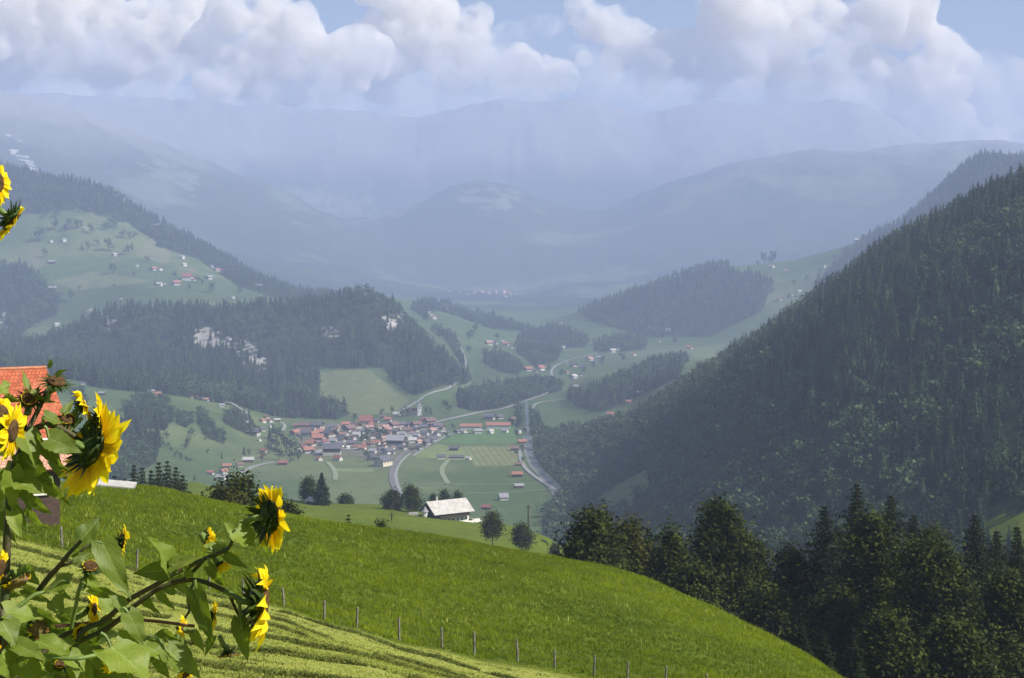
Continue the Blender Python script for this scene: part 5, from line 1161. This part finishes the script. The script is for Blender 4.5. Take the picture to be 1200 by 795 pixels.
# --- the branching plant that reaches to the right over the meadow
pA = plant(40, .05, 'branching sunflower reaching right over the meadow, two large heads at its tips')
stalk(pA, [floor_pt(40, .05), (48, 1100, .05), (62, 860, .03), (92, 750, 0), (122, 728, 0), (150, 704, 0), (182, 686, 0), (207, 671, 0), (240, 655, 0), (266, 644, 0), (274, 629, 0)], .0055, .0032)
stalk(pA, [(92, 752, .01), (128, 735, .02), (163, 706, .02), (195, 686, .02), (228, 680, .02), (258, 690, .01), (280, 703, .01), (296, 709, .01)], .0043, .0038, name='branch')
stalk(pA, [(40, 700, .03), (57, 677, .03), (69, 664, .02), (80, 650, .01), (95, 634, .01)], .0055, .003, name='branch')
stalk(pA, [(70, 664, .02), (86, 658, .02), (100, 642, .02), (116, 640, .03), (132, 645, .03)], .003, .0025, name='branch')
stalk(pA, [(60, 735, .06), (110, 730, .06), (165, 727, .06), (228, 734, .06)], .0030, .0028, M_REDSTEM, 'branch')
stalk(pA, [(83, 738, .0), (88, 715, -.01), (93, 690, -.01), (100, 676, 0)], .0035, .003, M_GSTEM, 'branch')
stalk(pA, [(228, 681, .03), (220, 700, .05), (222, 715, .05), (217, 724, .06)], .0025, .002, name='branch')
stalk(pA, [(270, 700, .02), (277, 716, .03), (284, 730, .03)], .0028, .002, name='branch')
stalk(pA, [(238, 657, .02), (228, 668, .03), (214, 680, .02)], .0035, .003, name='branch')
head(pA, 317, 606, (.80, .58, -.04), 43, 20, 17, 0, .22, stalkpts=[(274, 629, 0), (282, 619, 0), (293, 609, -.01)])
head(pA, 306, 706, (.95, .28, -.10), 54, 27, 16, 0, .75, keep=lambda d: d[2] > -.98, stalkpts=[(262, 692, .01), (280, 702, 0)])
head(pA, 143, 637, (.93, .42, -.25), 25, 11, 13, .02, .45, stalkpts=[(118, 640, .02), (130, 637, .02)])
head(pA, 241, 629, (.60, .55, -.35), 18, 6, 11, .03, .6, closed=.6, stalkpts=[(256, 648, .02), (246, 642, .03)])
head(pA, 257, 663, (.62, -.1, -.75), 22, 7, 9, .02, .5, closed=.55, stalkpts=[(250, 652, .02)])
head(pA, 110, 714, (.92, -.12, .05), 21, 8, 14, .02, .5, stalkpts=[(88, 725, .02), (98, 720, .02)])
head(pA, 251, 722, (.92, .2, -.05), 19, 8, 12, .05, .5, stalkpts=[(240, 738, .04), (245, 728, .05)])
head(pA, 214, 736, (.85, -.1, .0), 18, 6, 11, .08, .6, stalkpts=[(228, 742, .07), (220, 740, .08)])
head(pA, 267, 768, (.15, -.2, -1), 15, 9, 9, .03, .9, wither=True, stalkpts=[(257, 745, .03), (262, 756, .03)])
head(pA, 106, 664, (.2, -.5, .8), 13, 9, 5, .0, .4, closed=1.1, bract=1.3, stalkpts=[(100, 676, 0)])
head(pA, 132, 776, (.7, -.4, -.3), 17, 8, 12, .0, .6, stalkpts=[(118, 772, .02)])
head(pA, 70, 779, (.2, -.6, .7), 9, 6, 7, -.02, .3, closed=1.2, bract=1.2, stalkpts=[(76, 792, 0)])
head(pA, 218, 790, (.6, -.4, -.4), 16, 7, 11, .06, .6, stalkpts=[(206, 782, .06)])
for b, t, w, mode, dy, st in [
    ((197, 667), (181, 628), 22, 'u', -.01, (207, 672)), ((199, 664), (235, 651), 15, 'u', -.02, (207, 671)), ((120, 637), (152, 703), 30, 's', -.03, (104, 642)),
    ((196, 668), (156, 672), 26, 'd', -.01, (205, 673)), ((95, 633), (119, 604), 26, 'd', 0, None), ((277, 622), (302, 640), 24, 'u', -.02, (274, 629)), ((274, 625), (262, 609), 9, 's', -.02, (274, 629)),
    ((307, 617), (311, 656), 14, 'd', .01, None), ((246, 664), (266, 694), 17, 'd', -.01, (243, 656)), ((243, 644), (267, 639), 14, 'u', 0, (250, 650)), ((264, 650), (291, 668), 14, 'd', .01, (262, 645)),
    ((229, 692), (248, 760), 26, 'd', -.03, (228, 680)), ((282, 726), (288, 778), 25, 'd', -.01, (280, 706)), ((150, 718), (172, 760), 20, 'u', -.03, (140, 716)), ((130, 759), (182, 797), 36, 'u', -.06, (118, 742)),
    ((171, 757), (198, 772), 20, 'u', -.02, (150, 740)), ((194, 761), (228, 788), 22, 'u', -.01, (175, 745)), ((192, 740), (212, 754), 15, 'd', 0, None), ((106, 689), (143, 702), 17, 'd', .01, (96, 692)),
    ((86, 655), (108, 648), 12, 'd', 0, None), ((98, 676), (122, 690), 14, 's', 0, None), ((205, 690), (186, 690), 16, 'd', .03, None), ((250, 745), (238, 770), 12, 'd', .06, None), ((100, 768), (128, 800), 26, 'd', .04, None),
    ((150, 752), (140, 790), 24, 'd', .05, None), ((128, 726), (112, 752), 20, 'd', .04, (130, 727)), ((236, 733), (250, 744), 9, 'u', .05, None), ((182, 762), (196, 800), 26, 'd', .06, None), ((208, 752), (226, 770), 15, 'd', .05, None), ((118, 700), (136, 722), 16, 'u', .05, None)]:
    leaf(pA, b, t, w, mode, dy, fl.normal(0, .015), st)

for b, t, w, mode, dy in [((168, 700), (186, 722), 16, 'd', .03), ((205, 676), (222, 700), 15, 's', .03), ((145, 712), (128, 696), 14, 'u', -.02), ((178, 764), (160, 788), 18, 'd', .04), ((212, 770), (236, 796), 18, 's', .04), ((226, 742), (240, 764), 12, 's', .06), ((196, 742), (176, 748), 13, 'd', .05), ((150, 735), (166, 748), 12, 'u', .02), ((222, 676), (214, 656), 10, 's', .01), ((186, 694), (204, 716), 13, 'd', .05)]:
    leaf(pA, b, t, w, mode, dy, fl.normal(0, .02), None)

# --- the tall plant before the tiled roof
pB = plant(6, .0, 'leafy sunflower before the tiled roof, its biggest head turned away and drooping')
stalk(pB, [floor_pt(2, 0), (2, 1000, 0), (4, 780, 0), (8, 640, 0), (14, 560, 0), (24, 530, 0), (38, 506, 0), (55, 498, 0), (72, 503, 0), (88, 512, 0)], .0080, .0045)
stalk(pB, [(26, 528, .0), (33, 505, .0), (42, 486, .01), (50, 470, .01), (55, 457, .01)], .0045, .0035, M_STEM, 'branch')
stalk(pB, [(30, 515, .01), (29, 495, .01), (32, 480, .01)], .0040, .0035, M_STEM, 'branch')
stalk(pB, [(60, 499, .02), (78, 508, .02), (86, 500, .03), (96, 490, .03)], .0040, .0035, M_GSTEM, 'branch')
head(pB, 107, 528, (.62, .62, -.48), 60, 23, 19, 0, .22, stalkpts=[(88, 520, -.03), (96, 524, -.03)])
head(pB, 117, 494, (.93, .22, .12), 38, 14, 15, .04, .30, keep=lambda d: d[2] > -.55, stalkpts=[(98, 506, .04)])
head(pB, 98, 476, (.85, .35, .40), 26, 11, 13, .05, .45, stalkpts=[(90, 494, .04)])
head(pB, 66, 447, (.25, -.35, .75), 15, 11, 0, .0, .2, closed=1.2, bract=1.5, stalkpts=[(55, 470, 0), (58, 460, 0)])
head(pB, 35, 467, (.1, -.75, .55), 13, 10, 9, .0, .2, closed=1.25, bract=1.45, stalkpts=[(33, 486, 0)], tint=.9)
head(pB, 14, 505, (.93, -.12, -.1), 35, 14, 17, -.07, .40, stalkpts=[(2, 525, 0)])
head(pB, 2, 484, (.8, -.4, .3), 25, 10, 15, -.05, .45, stalkpts=[(-8, 500, .03)])
head(pB, 79, 492, (.2, -.5, .7), 12, 9, 6, .03, .2, closed=1.2, bract=1.3, stalkpts=[(76, 506, .03)])
head(pB, 96, 514, (.6, -.5, -.2), 13, 6, 10, .06, .4, stalkpts=[(88, 510, .05)])
for b, t, w, mode, dy, st in [
    ((53, 488), (76, 495), 16, 'u', -.02, (50, 497)), ((57, 514), (96, 530), 25, 's', -.04, (52, 500)), ((28, 508), (46, 546), 26, 'u', -.03, (26, 520)), ((43, 514), (78, 558), 19, 'd', -.02, (42, 506)),
    ((24, 533), (68, 578), 30, 'd', -.02, (20, 540)), ((20, 565), (54, 576), 18, 'u', -.04, (12, 570)), ((33, 576), (35, 601), 17, 'd', 0, None), ((62, 568), (83, 598), 8, 'd', -.03, (58, 560)),
    ((2, 570), (8, 548), 26, 'u', -.03, None), ((12, 552), (19, 600), 22, 'u', -.05, None), ((0, 558), (12, 580), 18, 'd', .02, None), ((0, 452), (11, 463), 12, 'u', -.02, None), ((31, 454), (28, 432), 7, 'u', 0, None),
    ((6, 464), (25, 472), 10, 'd', -.01, None), ((45, 465), (70, 476), 10, 'd', -.01, None), ((74, 484), (88, 467), 11, 'u', .01, None), ((0, 477), (10, 473), 9, 'u', .01, None), ((60, 430), (58, 420), 9, 'd', .0, None),
    ((66, 440), (78, 432), 8, 'd', -.01, None), ((38, 462), (49, 455), 9, 'u', -.01, None), ((62, 506), (58, 524), 12, 'd', .02, None), ((40, 522), (26, 548), 16, 'd', .03, None), ((4, 535), (14, 522), 12, 'd', .0, None),
    ((70, 512), (92, 505), 14, 'u', .02, None), ((10, 590), (0, 622), 22, 'd', .02, None), ((14, 600), (24, 632), 16, 'u', -.03, None), ((36, 560), (24, 578), 14, 'd', .04, None), ((0, 600), (16, 640), 20, 'd', .05, None), ((62, 520), (70, 548), 13, 'd', .04, None)]:
    leaf(pB, b, t, w, mode, dy, fl.normal(0, .015), st)

for b, t, w, mode, dy in [((20, 548), (48, 560), 20, 'd', .05), ((6, 548), (30, 572), 22, 's', .04), ((44, 548), (60, 590), 18, 'd', .05), ((14, 566), (40, 592), 22, 'd', .06), ((0, 580), (28, 604), 24, 'u', .05), ((50, 566), (72, 586), 15, 's', .05), ((36, 584), (60, 606), 18, 'd', .07), ((8, 596), (36, 618), 20, 's', .06), ((60, 540), (80, 566), 14, 'd', .06), ((26, 540), (16, 570), 18, 'd', .07), ((30, 596), (52, 622), 17, 'd', .08)]:
    leaf(pB, b, t, w, mode, dy, fl.normal(0, .02), None)

# --- a taller plant whose heads lean in at the upper left
pC = plant(-34, -.05, 'tallest sunflower with two heads leaning in at the upper left picture edge')
stalk(pC, [floor_pt(-36, -.05), (-38, 900, -.05), (-36, 600, -.05), (-32, 400, -.05), (-30, 300, -.05), (-26, 250, -.05), (-22, 226, -.05)], .0085, .0048)
head(pC, -7, 213, (.80, -.35, .12), 29, 15, 17, -.05, .2, stalkpts=[(-25, 226, -.05)])
head(pC, 15, 257, (.72, .30, -.55), 33, 16, 17, -.05, .40, stalkpts=[(-27, 262, -.05), (-14, 248, -.05), (-2, 246, -.05)], keep=lambda d: d[2] < .55)
for b, t, w, mode, dy, st in [((-32, 300), (-60, 330), 26, 'd', -.04, None), ((-34, 380), (-8, 410), 24, 'u', -.04, None), ((-36, 480), (-66, 520), 28, 'd', -.05, None), ((-34, 540), (-4, 572), 26, 'd', .0, None)]:
    leaf(pC, b, t, w, mode, dy, 0, st)

# --- low dense plant in the corner
pD = plant(-8, -.12, 'low bushy sunflower in the bottom left corner with drying dark heads')
stalk(pD, [floor_pt(-6, -.1), (-4, 1000, -.1), (0, 850, -.1), (6, 760, -.08), (2, 715, -.06)], .0080, .005)
stalk(pD, [(-12, 730, -.04), (0, 722, -.04), (20, 712, -.04), (39, 698, -.03), (52, 694, -.02)], .0040, .003, M_GSTEM, 'branch')
stalk(pD, [(20, 775, -.08), (40, 768, -.08), (66, 771, -.08), (90, 772, -.08), (112, 768, -.06)], .0040, .0032, M_GSTEM, 'branch')
stalk(pD, [(10, 800, -.02), (40, 775, .0), (70, 748, .02), (95, 736, .03)], .0050, .004, M_STEM, 'branch')
head(pD, -1, 666, (.85, -.3, -.2), 22, 11, 14, -.02, .5, stalkpts=[(-14, 680, -.02)])
head(pD, 20, 683, (.45, -.3, -.75), 20, 14, 10, .0, .7, wither=True, bract=1.2, stalkpts=[(6, 678, 0), (12, 672, 0)])
head(pD, 45, 738, (.35, -.75, .1), 14, 9, 6, .03, .4, wither=True, bract=1.3, stalkpts=[(36, 752, .03)])
head(pD, 94, 740, (.6, -.5, -.2), 13, 6, 10, .03, .4, stalkpts=[(84, 748, .03)])
head(pD, 2, 748, (.8, -.5, .1), 14, 8, 12, -.06, .4, stalkpts=[(-8, 760, -.06)])
for b, t, w, mode, dy, st in [
    ((82, 682), (44, 692), 20, 'u', -.03, (60, 690)), ((6, 717), (53, 722), 24, 'u', -.06, (2, 722)), ((2, 728), (20, 756), 24, 'r', -.08, None), ((44, 752), (83, 767), 20, 'u', -.06, (38, 764)), ((2, 764), (18, 799), 32, 'u', -.10, None),
    ((18, 755), (56, 772), 18, 'u', -.08, None), ((80, 770), (104, 790), 16, 'u', -.05, None), ((60, 758), (92, 752), 18, 's', -.03, None), ((28, 690), (58, 708), 18, 'd', .02, None), ((30, 664), (46, 690), 20, 'd', .03, None), ((0, 690), (24, 700), 22, 'd', .03, None),
    ((48, 728), (70, 744), 20, 'd', .04, None), ((20, 738), (36, 756), 22, 'd', .03, None), ((60, 775), (80, 800), 24, 'd', .0, None), ((88, 780), (112, 806), 26, 's', -.02, None), ((30, 780), (52, 806), 26, 's', -.06, None), ((70, 720), (90, 733), 14, 'd', .05, None),
    ((60, 704), (76, 720), 14, 'u', .03, None), ((10, 700), (-8, 712), 16, 'd', .0, None), ((100, 744), (118, 764), 18, 'd', .05, None), ((70, 690), (84, 706), 12, 'd', .03, None), ((14, 730), (0, 746), 18, 't', .0, None), ((88, 756), (104, 770), 14, 'u', .02, None), ((104, 780), (124, 800), 20, 'd', .06, None), ((40, 712), (30, 734), 16, 'd', .05, None)]:
    leaf(pD, b, t, w, mode, dy, fl.normal(0, .015), st)
for k in range(72):   # tangle of leaves low in the corner, shade put into a darker tint
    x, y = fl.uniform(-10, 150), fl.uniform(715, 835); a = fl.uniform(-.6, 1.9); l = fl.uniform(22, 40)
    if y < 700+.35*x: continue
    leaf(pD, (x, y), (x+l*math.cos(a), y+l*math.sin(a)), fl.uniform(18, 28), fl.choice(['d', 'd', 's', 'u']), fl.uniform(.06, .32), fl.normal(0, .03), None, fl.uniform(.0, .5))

# ------------------------------------------------------------------ clouds beyond the mountains
def mat_cloud(name, d, scale, lo, hi):
    """droplets: billows and wisps from 3-D noise"""
    m, N, L = newmat(name); N.remove(N['Principled BSDF'])
    v = N.new('ShaderNodeVolumePrincipled'); v.inputs['Color'].default_value = (1, .97, .90, 1); v.inputs['Anisotropy'].default_value = .0
    r = N.new('ShaderNodeMapRange'); r.interpolation_type = 'SMOOTHSTEP'; r.inputs[1].default_value = lo; r.inputs[2].default_value = hi; r.inputs[3].default_value = 0; r.inputs[4].default_value = d
    L.new(noise(N, L, scale, 5, .62), r.inputs[0]); L.new(r.outputs[0], v.inputs['Density'])
    L.new(v.outputs[0], N['Material Output'].inputs['Volume']); return m
M_CLOUD, M_VEIL = mat_cloud('cloud', .019, .0042, .36, .72), mat_cloud('thin_cloud', .0042, .0030, .38, .75)
cr = np.random.default_rng(8)
def ico(n):
    import bmesh
    bm = bmesh.new(); bmesh.ops.create_icosphere(bm, subdivisions=n, radius=1); V = np.array([v.co[:] for v in bm.verts]); Fc = np.array([[v.index for v in f.verts] for f in bm.faces]); bm.free(); return V, Fc
ICO = ico(4)
def cloud(puffs, Y, mat=None, sub=9, flat=.9, spread=.55):
    """one cloud: many small rough billows merged into a single closed skin"""
    g = G()
    for px, py, r in puffs:
        for k in range(sub):
            c = P(px, py, Y)+cr.normal(0, spread, 3)*np.array([1, .8, .75])*r*Y/F*(k > 0); rr = r*Y/F*(.72 if k == 0 else cr.uniform(.20, .55))
            V = ICO[0]*rr*[1, 1, flat]+c; d = 0
            for s_, a_ in ((420, .30), (190, .22), (85, .14)):
                q = fbm(V[:, 0]/s_+V[:, 1]/s_*.37, V[:, 2]/s_+V[:, 1]/s_*.61, 2); d = d+a_*(1-2.4*np.abs(q))
            g.add(V+ICO[0]*(d*rr*.8)[:, None], ICO[1])
    m = mat or M_CLOUD
    me = g.mesh('cloud', m); o = link('cloud', me)
    md = o.modifiers.new('m', 'REMESH'); md.mode = 'VOXEL'; md.voxel_size = 26
    dg = bpy.context.evaluated_depsgraph_get(); me2 = bpy.data.meshes.new_from_object(o.evaluated_get(dg)); o.modifiers.clear(); o.data = me2; me2.name = 'cloud'
    if not me2.materials: me2.materials.append(m)
    tag(o, kind='structure'); return o
cloud([(20, 50, 62), (95, 40, 58), (165, 55, 54), (60, 10, 50), (120, 80, 34), (200, 30, 40), (-60, 40, 70), (-10, 95, 34), (175, 95, 26)], 15000)
cloud([(285, 80, 48), (335, 48, 50), (280, 25, 42), (372, 88, 42), (320, 118, 30), (420, 62, 40), (235, 62, 30), (300, 140, 18)], 14500)
cloud([(455, 52, 48), (510, 36, 46), (470, 5, 44), (550, 62, 40), (605, 78, 34), (655, 92, 26), (535, 88, 30), (440, 100, 24)], 15300)
cloud([(700, 25, 28), (740, 48, 32), (795, 62, 36), (765, 95, 22), (825, 92, 30), (680, 5, 20)], 14700)
cloud([(860, 15, 52), (898, 52, 52), (930, 98, 38), (850, 72, 38), (955, 18, 36), (920, 122, 20)], 14500)
cloud([(1050, 22, 48), (1000, 42, 38), (1080, 98, 44), (1055, 130, 34), (1110, 145, 36), (1160, 172, 28), (1100, 58, 34), (1020, 85, 30)], 14000)
cloud([(60, 120, 60), (180, 125, 55), (290, 140, 48), (-60, 120, 60), (400, 125, 44)], 13600, M_VEIL, 8, .5, .8)
cloud([(490, 115, 50), (560, 100, 46), (520, 105, 46), (620, 95, 46), (700, 90, 40), (780, 110, 40), (600, 50, 40), (850, 110, 36)], 13900, M_VEIL, 8, .5, .8)
cloud([(1000, 110, 50), (1130, 140, 50), (1180, 120, 55), (1230, 170, 60), (960, 60, 44), (1160, 80, 34)], 13300, M_VEIL, 8, .6, .7)

# ------------------------------------------------------------------ air, sun, sky, camera
def haze():
    g = G(); box(g, (0, 6200, 460), (11400, 12700, 1460))
    m, N, L = newmat('haze_air'); N.remove(N['Principled BSDF'])
    v = N.new('ShaderNodeVolumePrincipled'); v.inputs['Color'].default_value = (.56, .66, .955, 1)
    v.inputs['Density'].default_value = HAZE_D; v.inputs['Anisotropy'].default_value = HAZE_G
    L.new(v.outputs[0], N['Material Output'].inputs['Volume'])
    tag(link('haze', g.mesh('haze', m)), 'pale blue summer haze filling the valley', 'haze', kind='stuff')
HAZE_D, HAZE_G = 1.42e-4, 0.0
haze()
SUN_AZ, SUN_EL = 106, 42
S = Vector((math.sin(R(SUN_AZ))*math.cos(R(SUN_EL)), math.cos(R(SUN_AZ))*math.cos(R(SUN_EL)), math.sin(R(SUN_EL))))
sl = bpy.data.lights.new('sun', 'SUN'); sl.energy = 5.0; sl.angle = R(.5); sl.color = (1, .965, .91)
so = link('sun', sl); so.rotation_euler = S.to_track_quat('Z', 'Y').to_euler()
w = bpy.data.worlds.new('World'); sc.world = w; w.use_nodes = True
N, L = w.node_tree.nodes, w.node_tree.links
sky = N.new('ShaderNodeTexSky'); sky.sky_type = 'NISHITA'; sky.sun_disc = False
sky.sun_elevation = R(SUN_EL); sky.sun_rotation = R(SUN_AZ); sky.altitude = 900; sky.dust_density = 1.2
L.new(sky.outputs[0], N['Background'].inputs[0]); N['Background'].inputs[1].default_value = .06
cd = bpy.data.cameras.new('camera'); cam = link('camera', cd)
cd.sensor_width = 36; cd.sensor_fit = 'HORIZONTAL'; cd.lens = 36*F/1200; cd.shift_y = (HY-397.5)/1200
cd.clip_start = .05; cd.clip_end = 60000; cam.rotation_euler = (R(90), 0, 0)
sc.camera = cam
sc.view_settings.view_transform = 'Standard'; sc.view_settings.look = 'None'; sc.view_settings.exposure = .76; sc.view_settings.gamma = 1
sc.render.engine = 'CYCLES'
cy = sc.cycles
cy.use_denoising = True
try: cy.denoiser = 'OPENIMAGEDENOISE'
except Exception: pass
cy.max_bounces = 16; cy.diffuse_bounces = 3; cy.glossy_bounces = 2; cy.transmission_bounces = 4; cy.volume_bounces = 14; cy.volume_step_rate = .35; cy.volume_max_steps = 256; cy.transparent_max_bounces = 8
cy.caustics_reflective = cy.caustics_refractive = False; cy.sample_clamp_indirect = 6
